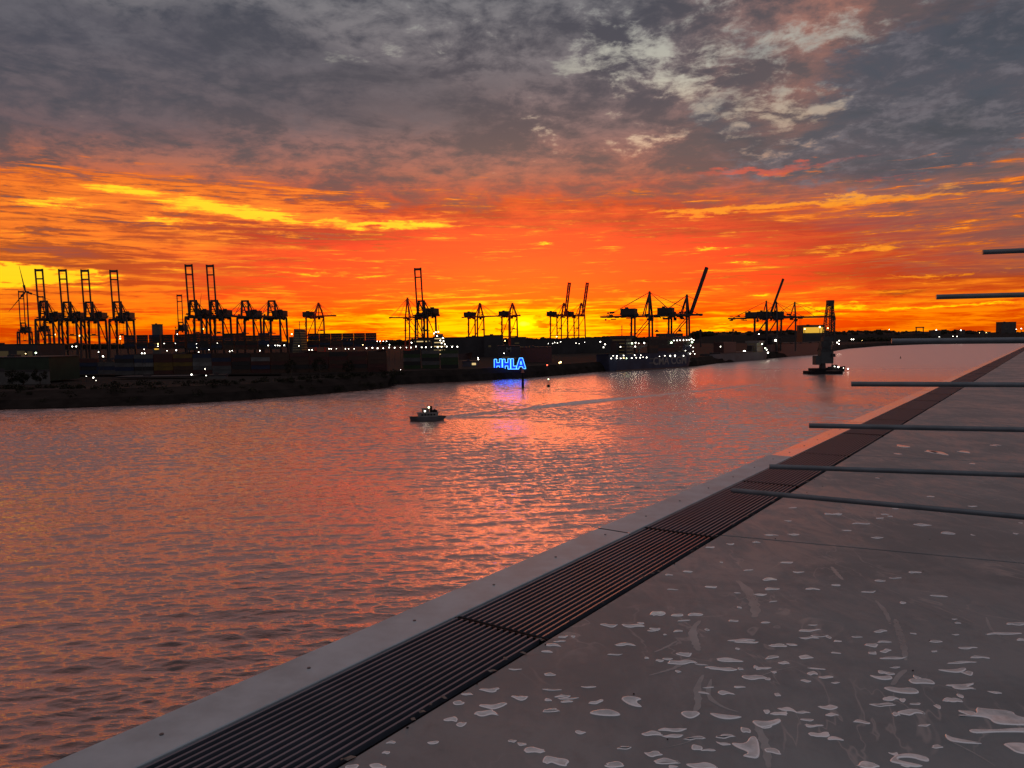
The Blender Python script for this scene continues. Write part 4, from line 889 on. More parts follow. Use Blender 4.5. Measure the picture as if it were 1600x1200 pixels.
for (X, Y, r, c) in ((150, 600, .7, 'w'), (235, 598, .7, 'w'), (300, 600, .6, 'w'), (345, 595, .7, 'y'), (390, 598, .7, 'g'), (470, 595, .8, 'w'), (540, 590, .7, 'w'), (600, 590, .8, 'w'), (645, 580, .6, 'w'), (700, 585, 1.0, 'w'), (610, 550, .7, 'w'), (515, 550, .7, 'w'), (345, 555, .6, 'w'),
                  (240, 560, .6, 'w'), (900, 568, .7, 'w'), (985, 560, .8, 'w'), (1070, 560, 1.1, 'w'), (1145, 558, 1.1, 'w'), (1280, 560, .7, 'w'), (1385, 525, .8, 'w'), (1455, 530, .6, 'w'), (1090, 355, 1.3, 'g'), (1130, 320, .6, 'w'), (1180, 318, .7, 'w'), (1225, 316, .6, 'w'), (1280, 315, .7, 'w'), (1330, 312, .6, 'w'),
                  (1370, 310, .7, 'w'), (1405, 300, .9, 'w'), (1440, 315, .6, 'w'), (1415, 345, 1.3, 'g'), (1390, 400, .7, 'w'), (475, 365, 1.0, 'g'), (530, 355, .8, 'w'), (580, 365, .6, 'w'), (665, 360, 1.0, 'w'), (525, 415, .8, 'w'), (295, 420, .7, 'w'), (180, 560, .5, 'w'), (1310, 480, .5, 'w'), (1430, 430, .5, 'w'), (1430, 490, .5, 'w')):
    f_ = (X / 10 + 940 - 957) / 129; Dl = (pS.lerp(pB_, min(1, max(0, f_)))).y - 1.5
    deck_lamp(cma, at(940 + X / 10, 500 + Y / 10, Dl), r * .62, c)

# smaller grey ship, dark long ship behind it
pS, pB_ = gnd(1203, 561.5), gnd(1112, 568.0)
rz, L2, c2 = frame_of(pB_, pS); c2 = c2 + Vector((-math.sin(rz), math.cos(rz), 0)) * 7
g2s = empty('cargo_ship', c2, rz, 'small grey cargo ship with a lit stern house, moored left of the floating crane', 'ship')
ship_hull(L2, 15, 8.5, .1).build('hull', M_HULLG, g2s)
deckhouse(g2s, L2 * .26, L2 * .38, 13, 8.5, 4, lit=E_DIM); hb = MB(); hb.box(-L2 * .36, L2 * .2, -6, 6, 8.4, 10.6); hb.build('hatch', M_HOUSE, g2s)
bx_ = MB(); bx_.box(-L2 * .3, -L2 * .1, -6, 6, 10.62, 22); bx_.build('deck_cargo', M_HULLD, g2s)
for (x, y, r, c) in ((1163.8, 548.7, 1.0, 'w'), (1171, 548.3, 1.0, 'w'), (1162, 548.8, .8, 'w'), (1173, 548.2, .8, 'w'), (1190.8, 537.5, .9, 'g'), (1195.7, 544, 1.0, 'g'), (1198, 546.5, .7, 'w'), (1200, 551, 1.0, 'w'), (1149, 553.7, .5, 'w'), (1153, 553.5, .5, 'w'), (1158, 553.3, .5, 'w')):
    deck_lamp(g2s, at(x, y, gnd(x, 562.5).y - 2), r * .8, c)
pS, pB_ = gnd(1204, 559.5), gnd(1308, 548)
pB_ = at(1308, 548, pS.y + 210); pB_.z = 0
rz, L3, c3 = frame_of(pS, pB_); c3.z = 0; c3 = c3 + Vector((-math.sin(rz), math.cos(rz), 0)) * 14
blk = empty('bulk_ship', c3, rz, 'long dark ship behind the floating crane, its pale bow towards the right', 'ship')
ship_hull(L3, 26, 16, .1).build('hull', M_HULLD, blk); hx = MB()
for q in range(5): hx.box(-L3 * .3 + q * L3 * .14, -L3 * .3 + q * L3 * .14 + L3 * .1, -9, 9, 16, 18.5)
hx.build('hatches', M_HOUSE, blk)
rb = MB(); rb.box(L3 * .26, L3 * .275, -13.1, -12.9, 2, 14); rb.build('hull_rib', M_HULLG, blk); rb = MB(); rb.box(L3 * .31, L3 * .325, -13.1, -12.9, 2, 14); rb.build('hull_rib', M_HULLG, blk)
deckhouse(blk, -L3 * .44, -L3 * .36, 22, 16, 3, matw=M_HOUSE)
for (x, y, r, c) in ((1211.8, 532, 1.4, 'w'), (1248.5, 540, .6, 'w'), (1308, 535.3, .9, 'w'), (1311, 532.3, .9, 'w'), (1311, 537.4, .9, 'w')):
    deck_lamp(blk, at(x, y, pS.y + (pB_.y - pS.y) * (x - 1204) / 104 - 2), r * .9, c)

# big container ships far behind the riverside stacks
def far_ship(x0, x1, ytop, D, tiers, label, tower, where, grp, nb=None):
    a, b_ = at(x0, ytop, D), at(x1, ytop, D); L = b_.x - a.x
    sh = empty('container_ship', ((a.x + b_.x) / 2, D + 18, 0), 0, label, 'ship')
    ship_hull(L * 1.04, 34, 15, .06).build('hull', M_HULLD, sh)
    if tower:
        tx_ = at(tower[0], tower[1], D); n = max(3, int((tx_.z - 15) / 3)); deckhouse(sh, tx_.x - (a.x + b_.x) / 2 - tower[2] * D / F / 2, tx_.x - (a.x + b_.x) / 2 + tower[2] * D / F / 2, 28, 15, n, fh=(tx_.z - 17.4) / n, matw=M_CONC, lit=E_DIM)
    zt = (a.z + b_.z) / 2; th = 2.6; zb_ = zt - tiers * th
    n = int(round(L / 13.2))
    for i in range(n):
        xx = a.x + 6.4 + i * L / n
        if tower and abs(xx - at(tower[0], tower[1], D).x) < 9 + tower[2] * .35: continue
        h = tiers - random.choice((0, 0, 0, 1))
        for t_ in range(h):
            c = dk(0, 0, random); container((xx, D + 2.4, zb_ + t_ * th), 0, c, '%s container on the ship %s, %s column, %s tier' % (c, where, ordn[i], TIER[t_]), grp)
    return sh
far_ship(192, 290, 523, 880, 6, 'dark container ship behind the containers at the left, below the pale tower', None, 'below the pale tower', 'containers on the far ships')
s1 = far_ship(291, 476, 520.5, 850, 7, 'dark container ship below the cranes with lowered booms', (461, 514, 15), 'below the lowered cranes', 'containers on the far ships')
s2 = far_ship(480, 588, 520.5, 870, 6, 'dark container ship right of the lit bridge, below the small glow-reddened crane', None, 'below the small red crane', 'containers on the far ships')
s3 = empty('lit_ship', at(686, 540, 800) * 1.0, 0, 'ship whose white lit superstructure rises behind the middle crane', 'ship'); s3.location.z = 0
ship_hull(60, 16, 12, .1).build('hull', M_HULLD, s3); deckhouse(s3, -6, 6, 12, 12, 5, matw=M_HOUSE, lit=E_WIN, fh=4.0)
bpy.context.view_layer.update()
for (x, y) in ((678, 521), (681, 519), (685, 518.5), (683, 525), (692, 528), (688, 532), (693, 533), (690, 536), (695, 538)): deck_lamp(s3, at(x, y, 790), .55, 'w')

# ---- gantry cranes
cranes = []
def crane(px, D, gy, ay, ty, rz, raise_deg, label, style='arch', g=22, w=21, k=1.12, br=14, lb=None, m_=None, grp='quayside gantry cranes', px_off=0):
    m_ = m_ or M_STEEL
    zg = at(px, gy, D).z - ZL; za = at(px, ay, D).z - ZL; base = at(px, gy, D); base.z = ZL
    c = empty('gantry_crane', base, rz, label, 'crane', grp)
    gx = g / 2
    for sx in (-1, 1):
        for sy in (-1, 1):
            l_ = MB(); l_.beam((sx * gx, sy * w / 2, 1.4), (sx * gx * .96, sy * w / 2 * .9, zg), 1.8 * k, 1.5 * k); l_.box(sx * gx - .8, sx * gx + .8, sy * w / 2 - 3.5, sy * w / 2 + 3.5, 0, 1.5); l_.build('leg', m_, c)
    for sx in (-1, 1):
        b_ = MB(); b_.beam((sx * gx, -w / 2, 3), (sx * gx, w / 2, 3), 1.3 * k, 1.6 * k); b_.build('sill_beam', m_, c)
    for sy in (-1, 1):
        b_ = MB(); b_.beam((-gx, sy * w / 2 * .95, zg * .42), (gx, sy * w / 2 * .95, zg * .42), 1.1 * k, 1.4 * k); b_.build('portal_beam', m_, c)
        b_ = MB(); b_.beam((-gx * .96, sy * w / 2 * .93, zg * .45), (gx * .9, sy * w / 2 * .9, zg - 2), .7 * k); b_.build('brace', m_, c)
    b_ = MB()
    for sy in (-1, 1):
        b_.beam((-gx - br, sy * 3.4, zg + 1), (gx + 2, sy * 3.4, zg + 1), 1.1 * k, (2.2 if style == 'arch' else 1.6) * k)
    for q in range(6): x = -gx - br + (g + br) * q / 5; b_.beam((x, -3.4, zg + 1.2), (x, 3.4, zg + 1.2), .7 * k)
    for sx in (-1, 1): b_.beam((sx * gx * .96, -w / 2 * .9 - .6, zg), (sx * gx * .96, w / 2 * .9 + .6, zg), 1.6 * k, 2.4 * k)
    b_.build('girder', m_, c)
    # walkways, festoon posts and electrical boxes that make the top of the crane look busy
    b_ = MB(); rs = random.Random(int(px * 7))
    for _ in range(34):
        x = rs.uniform(-gx - br * .9, gx); y = rs.choice((-1, 1)) * rs.uniform(3.5, w / 2); z = zg + rs.uniform(-3.5, 4.5); a = rs.uniform(.6, 2.6)
        b_.box(x - a, x + a, y - .6, y + .6, z, z + rs.uniform(.5, 2.4))
    for sy in (-1, 1): b_.beam((-gx - br, sy * (w / 2 - 1), zg + 3.0), (gx, sy * (w / 2 - 1), zg + 3.0), .35)
    b_.build('walkway', M_HOUSE, c)
    b_ = MB(); nz_ = 9           # zigzag stair on the rear leg
    for q in range(nz_):
        z0_, z1_ = zg * q / nz_ + 1.5, zg * (q + 1) / nz_ + (1.5 if q < nz_ - 1 else 0); s_x = 1 if q % 2 else -1
        b_.beam((-gx - 1.4 * s_x, -w / 2 * .95 - 1.2, z0_), (-gx + 1.4 * s_x, -w / 2 * .95 - 1.2, z1_), .7, .25); b_.beam((-gx - 1.8, -w / 2 * .95 - 1.2, z1_), (-gx + 1.8, -w / 2 * .95 - 1.2, z1_), .9, .2)
    b_.build('stair', M_HOUSE, c)
    hs = MB(); hx0 = -gx - min(br * .55, 5); hs.box(hx0 - 6 * k, hx0 + 7.5 * k, -6.0 * k, 6.0 * k, zg + 2.0, zg + 2.2 + 6.2 * k); hs.box(hx0 - 3, hx0, -2, 2, zg + 2.2 + 6.2 * k, zg + 3.8 + 6.2 * k); hs.build('machinery_house', M_HOUSE, c)
    # mast
    tw = 3.6 if style == 'arch' else .7; bw_ = 4.6 if style == 'arch' else w / 2 * .9
    ms = MB()
    for sy in (-1, 1):
        ms.beam((gx * .96, sy * bw_, zg), (gx - 1.5, sy * tw, za), 1.7 * k, 1.6 * k)
        ms.beam((gx - 1.5, sy * tw, za), (-gx * .6 if style == 'arch' else gx * .2, sy * (bw_ if style == 'arch' else w / 2 * .6), zg + 1), .9 * k)
        if style == 'arch': ms.beam((gx - .5, sy * (bw_ + tw) / 2, (zg + za) / 2), (gx * .1, sy * bw_, (zg + za) / 2 - 1), .7 * k)
    ms.beam((gx - 1.5, -tw - .7, za), (gx - 1.5, tw + .7, za), 1.6 * k, 1.8 * k)
    for f_ in (.33, .66): yy = bw_ + (tw - bw_) * f_; ms.beam((gx * .96 - f_ * 1.4, -yy, zg + (za - zg) * f_), (gx * .96 - f_ * 1.4, yy, zg + (za - zg) * f_), .8 * k)
    ms.build('mast', m_, c)
    # boom
    hinge = Vector((gx + 2, 0, zg + 1)); el_ = math.radians(raise_deg or 0)
    if raise_deg:
        zt = at(px, ty, D).z - ZL; L = (zt - zg - 1) / math.sin(el_)
    else: L = lb or 45
    d = Vector((math.cos(el_), 0, math.sin(el_))); nrm = Vector((-math.sin(el_), 0, math.cos(el_)))
    bm_ = MB(); bwid = 3.9 if style == 'arch' else 3.0
    for sy in (-1, 1):
        bm_.beam(hinge + Vector((0, sy * bwid, 0)), hinge + d * L + Vector((0, sy * bwid, 0)), 1.15 * k, (1.5 if style == 'arch' else (2.4 if raise_deg else 1.5)) * k)
    for f_, t__ in ((.0, 1.2), (.28, .5), (.55, .5), (.8, 1.3), (.97, 2.2)):
        p = hinge + d * L * f_; bm_.beam(p + Vector((0, -bwid, 0)), p + Vector((0, bwid, 0)), t__ * k, t__ * k)
    if style != 'arch':
        for q in range(14):
            f0_, f1_ = q / 14, (q + 1) / 14; sy = -1 if q % 2 else 1
            bm_.beam(hinge + d * L * f0_ + Vector((0, sy * bwid, 0)) + nrm, hinge + d * L * f1_ + Vector((0, -sy * bwid, 0)) + nrm, .45 * k)
    bm_.build('boom', m_, c)
    top = Vector((gx - 1.5, 0, za)); st = []
    for sy in (-1, 1):
        for tgt in ([Vector((-gx - br * .8, sy * 3.4, zg + 2))] + ([hinge + d * L * .45 + Vector((0, sy * bwid, 1)), hinge + d * L * .92 + Vector((0, sy * bwid, 1))] if not raise_deg else [hinge + d * L * .32 + Vector((0, sy * bwid, 0))])):
            s_ = MB(); s_.beam(top + Vector((0, sy * tw, 0)), tgt, .34 * k); s_.build('stay', m_, c)
    # trolley with cab, hanging ropes and spreader
    tx_ = gx * .1 if raise_deg else gx + L * .12
    t_ = MB(); t_.box(tx_ - 3, tx_ + 3, -3, 3, zg - .8, zg + .1); t_.build('trolley', M_HOUSE, c)
    cb = MB(); cb.box(tx_ - 6.5, tx_ - 3.6, -1.4, 1.4, zg - 4.2, zg - .8); cb.build('cab', M_HOUSE, c)
    sp = MB(); zs = zg * .62; sp.box(tx_ - 1, tx_ + 1, -5.8, 5.8, zs, zs + 1.0); sp.box(tx_ - .7, tx_ + .7, -2, 2, zs + 1, zs + 2.2)
    for a, b2 in ((-.8, -2.2), (.8, -2.2), (-.8, 2.2), (.8, 2.2)): sp.tube([(tx_ + a, b2, zs + 1), (tx_ + a, b2, zg - .8)], .1, 4)
    sp.build('spreader', M_STEEL, c)
    cranes.append(c); return c
LFT = R(-84); LF2 = R(-94); LF3 = R(-110)
crane(76, 900, 500, 471.5, 422, LFT, 85.5, 'leftmost of the four matching raised cranes, touched by the turbine blade')
crane(112, 900, 500, 473, 422.5, LFT, 85.5, 'second of the four matching cranes at the left with raised booms')
crane(146, 900, 500, 473, 423, LFT, 85.5, 'third of the four matching cranes at the left with raised booms')
crane(190, 900, 500, 472.5, 423.5, LFT, 85.5, 'rightmost of the four matching cranes at the left, set a little apart')
crane(309, 900, 496, 470.5, 415, LF2, 85.5, 'left of the two tallest raised cranes, beside the small far crane')
crane(341.5, 900, 496, 470.5, 415.5, LF2, 85.5, 'right of the two tallest raised cranes')
crane(389, 900, 497, 471, None, LF2, 0, 'left of the two cranes with arched masts and lowered booms', lb=40)
crane(430, 900, 497, 471, None, LF2, 0, 'right of the two cranes with arched masts and lowered booms, nearest the lit bridge', lb=40)
crane(38.5, 1450, 519, 505, 455, R(-66), 87, 'farther raised crane at the left edge, in front of the wind turbine', g=26, w=22, k=1.3)
crane(68, 1450, 517, 490, 463, R(-66), 87, 'farther raised crane half hidden behind the first of the four matching cranes', g=22, w=20, k=1.2)
crane(284.5, 1400, 516, 504, 461, R(-75), 87, 'small farther raised crane just left of the two tallest cranes', g=24, w=20, k=1.2)
crane(665, 930, 493, 471, 420.5, LF3, 85.0, 'raised crane standing alone in the middle, left of the sunset', g=24, w=17, br=20)
crane(646, 1350, 497.5, 466, None, R(-150), 0, 'glow-reddened crane directly behind the lone middle crane', 'A', g=24, w=20, lb=30, m_=M_STEELGLOW, k=1.2)
crane(492, 1250, 495.5, 474, None, R(-35), 0, 'small glow-reddened crane with a pointed mast above the containers left of the middle', 'A', g=22, w=20, lb=34, m_=M_STEELGLOW, k=1.1)
crane(744, 1350, 496, 474.5, None, R(-35), 0, 'left of the two small glow-reddened cranes beside the sun', 'A', g=20, w=20, lb=38, m_=M_STEELGLOW, k=1.2)
crane(796, 1350, 494.5, 474.5, None, R(-50), 0, 'right of the two small glow-reddened cranes beside the sun', 'A', g=20, w=20, lb=14, br=8, m_=M_STEELGLOW, k=1.2)
crane(873.5, 1450, 494, 474, 442.5, R(-40), 81, 'left of the two thin lattice cranes raised right of the sun', 'A', g=26, w=22, m_=M_STEELGLOW, k=1.1, br=12)
crane(900.5, 1450, 494, 474, 442.5, R(-40), 80, 'right of the two thin lattice cranes raised right of the sun', 'A', g=26, w=22, m_=M_STEELGLOW, k=1.1, br=12)
RG = R(-22)
crane(1003, 800, 495.5, 457, None, RG, 0, 'left crane of the pair over the navy ship, boom lowered to the right', 'A', g=19, w=17, lb=50, br=34)
crane(1061, 800, 494.5, 462, 419.5, RG, 71, 'right crane of the pair over the navy ship, thick boom raised steeply', 'A', g=19, w=17, k=1.15, br=14)
crane(1189, 1000, 498, 471, 437, RG, 71, 'left crane of the right-hand group, its boom raised steeply', 'A', g=16, w=14, k=1.05, br=33)
crane(1206, 1000, 497.5, 472.5, None, RG, 0, 'middle crane of the right-hand group, boom lowered', 'A', g=14, w=14, lb=30, br=8)
crane(1232, 1000, 497.5, 473, None, RG, 0, 'right crane of the right-hand group, long boom reaching to the floating crane', 'A', g=18, w=14, lb=45, br=14)

# shipyard gantry on the far right skyline
e = empty('portal_gantry', at(1437, 520, 2500), 0, 'small dark portal gantry on the skyline left of the tower block', 'gantry')
e.location.z = ZL; s_ = 2500 / F; zt = at(1437, 511.5, 2500).z - ZL
for x in (-5.5, 5.5):
    b_ = MB(); b_.beam((x * s_, 0, 0), (x * s_, 0, zt), 2.4); b_.build('leg', M_STEEL, e)
b_ = MB(); b_.beam((-6.6 * s_, 0, zt), (6.6 * s_, 0, zt), 3, 3.4); b_.build('beam', M_STEEL, e)

# ---- wind turbines
def turbine(px, py, D, bl, angs, label):
    h = at(px, py, D); t = empty('wind_turbine', (h.x, D, ZL), 0, label, 'wind turbine'); hz = h.z - ZL
    m1 = MB(); m1.tube([(0, 0, 0), (0, 0, hz)], bl * .035, 12, r2=bl * .02); m1.build('tower', M_STEEL, t)
    m2 = MB(); m2.box(-bl * .03, bl * .03, -bl * .06, bl * .08, hz - bl * .03, hz + bl * .03); m2.build('nacelle', M_STEEL, t)
    for a in angs:
        d = Vector((math.cos(R(a)), 0, math.sin(R(a)))); m3 = MB(); c = Vector((0, -bl * .09, hz))
        m3.beam(c, c + d * bl * .25, bl * .03, bl * .045, w2=bl * .05); m3.beam(c + d * bl * .25, c + d * bl, bl * .05, bl * .02, w2=bl * .012); m3.build('blade', M_STEEL, t)
    m4 = MB(); m4.ball((0, -bl * .09, hz), bl * .03, 8, 5); m4.build('hub', M_STEEL, t)
turbine(42, 456, 2000, 68, (101, 228, 341), 'wind turbine rising behind the crane at the left edge')
turbine(312.5, 482, 3200, 64, (80, 200, 320), 'small distant wind turbine between the two tallest cranes')
# ---- terminal lamps
LMP = [(66.5, 542, 'w'), (73, 542, 'w'), (79.8, 542, 'w'), (86.3, 542, 'w'), (93.3, 542, 'w'), (113, 541.4, 'w'), (119, 541.4, 'w'), (56, 551.4, 'g', 1.5), (85.6, 522.7, 'y', 1.3), (124.8, 524.6, 'y', 1.5), (187.8, 529, 'y', 1.3), (187.8, 525.5, 'y', .8), (154, 550, 'w', .8), (161, 556.8, 'w', 1.3),
       (211, 531.6, 'w', .7), (221.6, 552, 'w'), (226, 552, 'w'), (225, 545.6, 'w', .6), (145.8, 590, 'w', 1.2), (135, 588, 'w', .6), (150, 594.6, 'w', .5), (87.5, 567.8, 'r', 1.7), (95.6, 564, 'g', 1.2), (84.7, 586, 'r', .6), (87, 562.5, 'r', .7), (82, 571, 'r', .6), (97, 575.5, 'w', .6), (9.5, 587.5, 'y', .7), (40, 552.5, 'y', .8),
       (317.5, 514, 'y', 1.0), (382, 520, 'y', 1.4), (456, 522, 'y', 1.3), (277, 522, 'w', .8), (290.5, 528, 'w', .9), (290.5, 531, 'w', .7), (307, 528, 'w', .9), (307, 531, 'w', .6), (323.4, 528, 'w', .9), (339.5, 529.3, 'w', .8), (355.3, 527.5, 'w', .9), (355.5, 530, 'w', .6), (275.3, 547.3, 'w', 1.1), (261, 548, 'w', .7), (310.5, 550.3, 'w', .8),
       (326.4, 546.4, 'w', .6), (358.8, 549, 'w', .8), (362.8, 548, 'w', .7), (406, 548, 'w', .8), (419, 539.8, 'w', .9), (430, 539.8, 'w', .8), (434, 539.8, 'w', .8), (437, 540, 'w', .7), (444, 539.6, 'w', 1.0), (431.9, 532, 'w', 1.1), (320.3, 576.5, 'w', .7), (322, 586.7, 'w', .7), (299.3, 585.3, 'w', 1.3), (256.4, 536.8, 'w', .6),
       (246.8, 537.5, 'y', 1.0), (246.8, 541, 'w', .7), (274, 536.5, 'w', .5), (307, 537, 'w', .5), (307.5, 543, 'w', .5), (339.5, 536, 'w', .5), (402, 527, 'y', .9), (383.5, 526, 'y', .5), (483, 546.7, 'w', .8), (487.7, 546.7, 'w', .8), (514, 545, 'w', .8), (517.5, 545, 'w', .8), (525.6, 545, 'w', .5), (539.7, 545, 'w', .7), (544.7, 545, 'w', .7), (553.3, 545, 'w', .6),
       (533, 531.5, 'y', .8), (548, 531, 'y', .7), (569.4, 525.7, 'y', 1.2), (566.8, 538.7, 'y', .8), (575.4, 530, 'w', .9), (582, 530, 'w', .9), (589.5, 533.3, 'w', .7), (594, 533.3, 'w', .7), (599, 533.3, 'w', .7), (604, 533.3, 'w', .7), (471, 530, 'w', .9), (467, 540.5, 'w', .8), (462, 528, 'y', .7),
       (572.6, 544, 'w', .9), (581.9, 543.5, 'w', 1.1), (590, 544, 'w', 1.1), (598.8, 544, 'w', .8), (608, 543, 'w', 1.0), (616.6, 543.3, 'w', 1.0), (625.7, 543, 'w', .8), (635, 543, 'w', .7), (642, 543, 'w', 1.0), (650, 541.5, 'w', 1.0), (659, 542.7, 'w', .8), (665.4, 542.5, 'w', 1.0), (674, 542.5, 'w', .7), (683.8, 542.3, 'w', 1.1), (690, 542, 'w', .9),
       (698, 541.5, 'w', 1.0), (706.5, 541.8, 'w', 1.1), (714.6, 541.7, 'w', 1.1), (643, 535.4, 'w', 1.0), (608.6, 538.7, 'w', .8), (626, 577.5, 'w', .5), (769.8, 526.7, 'y', 1.1), (789, 532.5, 'y', 1.0), (747, 559, 'w', .8), (747.5, 561.5, 'w', .9), (857, 536.7, 'w', .6), (863.5, 536.7, 'w', .6), (866.7, 535, 'w', .6), (871, 536, 'w', .6), (876, 534, 'w', .7),
       (900, 536, 'w', .6), (905, 537, 'w', .5), (913.5, 535, 'w', .5), (938, 534, 'w', 1.1), (945.4, 538, 'w', 1.1), (943, 542.5, 'w', 1.0), (876, 566, 'y', 1.6), (874, 567, 'y', 1.2), (855, 570.4, 'r', 1.3), (787.5, 552, 'w', .7), (869.8, 526, 'y', 1.0), (1125.8, 541.7, 'w', .9), (1185.8, 522, 'w', .9), (1257.5, 514, 'y', 1.3), (1281, 511, 'y', 1.6), (1293.5, 513, 'y', 1.3),
       (1330.5, 530.3, 'w', .9), (1333.5, 530.3, 'w', .9), (1467.5, 526.4, 'w', .6), (1489, 525.6, 'w', .6), (1495.4, 525.6, 'w', .6), (1389.4, 515, 'w', .6), (1463, 515.8, 'w', .9), (1501.3, 516, 'w', .9), (1541, 519.7, 'y', .6), (1588, 514.6, 'w', .6), (1595.8, 513.4, 'w', .8), (1530.5, 520, 'y', .5), (1347, 532, 'y', .4)]
def lamp_meshes():
    out = {}
    for c in EL:
        mb = MB(); mb.ball((0, 0, 0), 1, 10, 7); out[c] = mb.mesh('lamp_head', EL[c], True)
    pm = MB(); pm.tube([(0, 0, -1), (0, 0, 0)], 1, 6); return out, pm.mesh('pole', M_STEEL)
LH, LP = lamp_meshes()
srt = sorted(LMP, key=lambda t_: t_[0]); cnt = {}
for l_ in srt:
    x, y, c = l_[:3]; sz = l_[3] if len(l_) > 3 else 1.0
    dh = y - hor(x)
    if x < 720: D = 470 if y > 549.5 else (840 if y > 534 else 960)
    elif x < 960: D = 570 if y > 550 else 1000
    elif x < 1250: D = 950
    elif x < 1300: D = 1490
    else: D = 2200
    if 565 < x < 720 and 541 < y < 545: D = 620
    if 120 > x > 60 and 541 < y < 543: D = 780
    if dh > 0: D = min(D, 17.0 * F / dh)
    if x in (1125.8,): D = 820
    p = at(x, y, D); r_ = .43 * sz * D / 600 * .95; i = cnt.get(c, 0); cnt[c] = i + 1
    zl = ZL if p.z > ZL + .5 else 0
    e = empty('terminal_lamp', (p.x, p.y, zl), 0, 'small %s lamp in the dark harbour, %s %s one counted from the left' % (CN[c], ordn[i], CN[c]), 'lamp', 'lamps of the harbour')
    h_ = bpy.data.objects.new('lamp_head', LH[c]); COL.objects.link(h_); h_.parent = e; h_.location = (0, 0, p.z - zl); h_.scale = (r_, r_, r_)
    pl = bpy.data.objects.new('pole', LP); COL.objects.link(pl); pl.parent = e; pl.location = (0, 0, p.z - zl); q = .12 * (D / 600) * (1.6 if y < 527 else 1); pl.scale = (q, q, p.z - zl)

# ---- motor launch
def launch():
    p = gnd(641, 657.5); q = gnd(691, 655.5); rz = math.atan2(p.y - q.y, p.x - q.x); c = (p + q) / 2; L = (p - q).length * .98
    b = empty('motor_launch', c, rz, 'small dark launch with two bright lamps crossing the river to the left', 'boat')
    ship_hull(L, 3.4, .95, .3, .06, bul=.35).build('hull', mat('launch_hull', (.045, .045, .05), .4, 0, .5), b)
    st = MB(); st.box(-L * .42, L * .25, -1.76, -1.68, .6, .85); st.build('rubbing_strake', M_PALE, b)
    cb = MB(); cb.box(-L * .36, L * .26, -1.3, 1.3, .9, 2.7); cb.box(-L * .40, L * .30, -1.5, 1.5, 2.7, 2.8); cb.build('cabin', mat('launch_cabin', (.16, .155, .15), .5), b)
    wn = MB()
    for k_ in range(5):
        for sy in (-1, 1): wn.box(-L * .27 + k_ * 1.05, -L * .27 + k_ * 1.05 + .7, sy * 1.33 - .02, sy * 1.33 + .02, 1.7, 2.3)
    wn.build('windows', M_DARK, b)
    wh = MB(); wh.box(-L * .08, L * .12, -1.1, 1.1, 2.82, 4.1); wh.box(-L * .10, L * .14, -1.25, 1.25, 4.1, 4.2); wh.build('wheelhouse', mat('launch_wheelhouse', (.05, .045, .045), .5), b)
    fn = MB(); fn.tube([(-L * .15, 0, 2.8), (-L * .16, 0, 4.9)], .42, 8); fn.tube([(-L * .26, .5, 2.8), (-L * .26, .5, 3.8)], .3, 8); fn.box(-L * .34, -L * .2, -.9, .9, 2.8, 3.5); fn.build('funnel', M_DARK, b)
    ms = MB(); ms.tube([(-L * .05, 0, 4.5), (-L * .05, 0, 5.3)], .06, 6); ms.tube([(L * .42, 0, 1.6), (L * .42, 0, 3.2)], .05, 6); ms.beam((-L * .05, -.7, 5.0), (-L * .05, .7, 5.0), .06); ms.build('mast', M_DARK, b)
    rl = MB()
    for sy in (-1, 1):
        rl.tube([(-L * .45, sy * 1.55, 2.8), (-L * .3, sy * 1.6, 2.8)], .03, 5)
        for k_ in range(4): rl.tube([(-L * .45 + k_ * .5, sy * 1.55, 1.6), (-L * .45 + k_ * .5, sy * 1.55, 2.8)], .025, 5)
    rl.build('railing', M_STEEL, b); bpy.context.view_layer.update()
    deck_lamp(b, at(670, 636.5, c.y - .3), .30, 'g'); deck_lamp(b, at(664, 642.3, c.y - 1.6), .26, 'w')
    # person-free deck; fenders
    for k_ in range(4):
        f = MB(); f.tube([(-L * .3 + k_ * L * .16, -1.95, .25), (-L * .3 + k_ * L * .16, -1.95, .85)], .13, 8); f.build('fender', M_DARK, b)
launch()

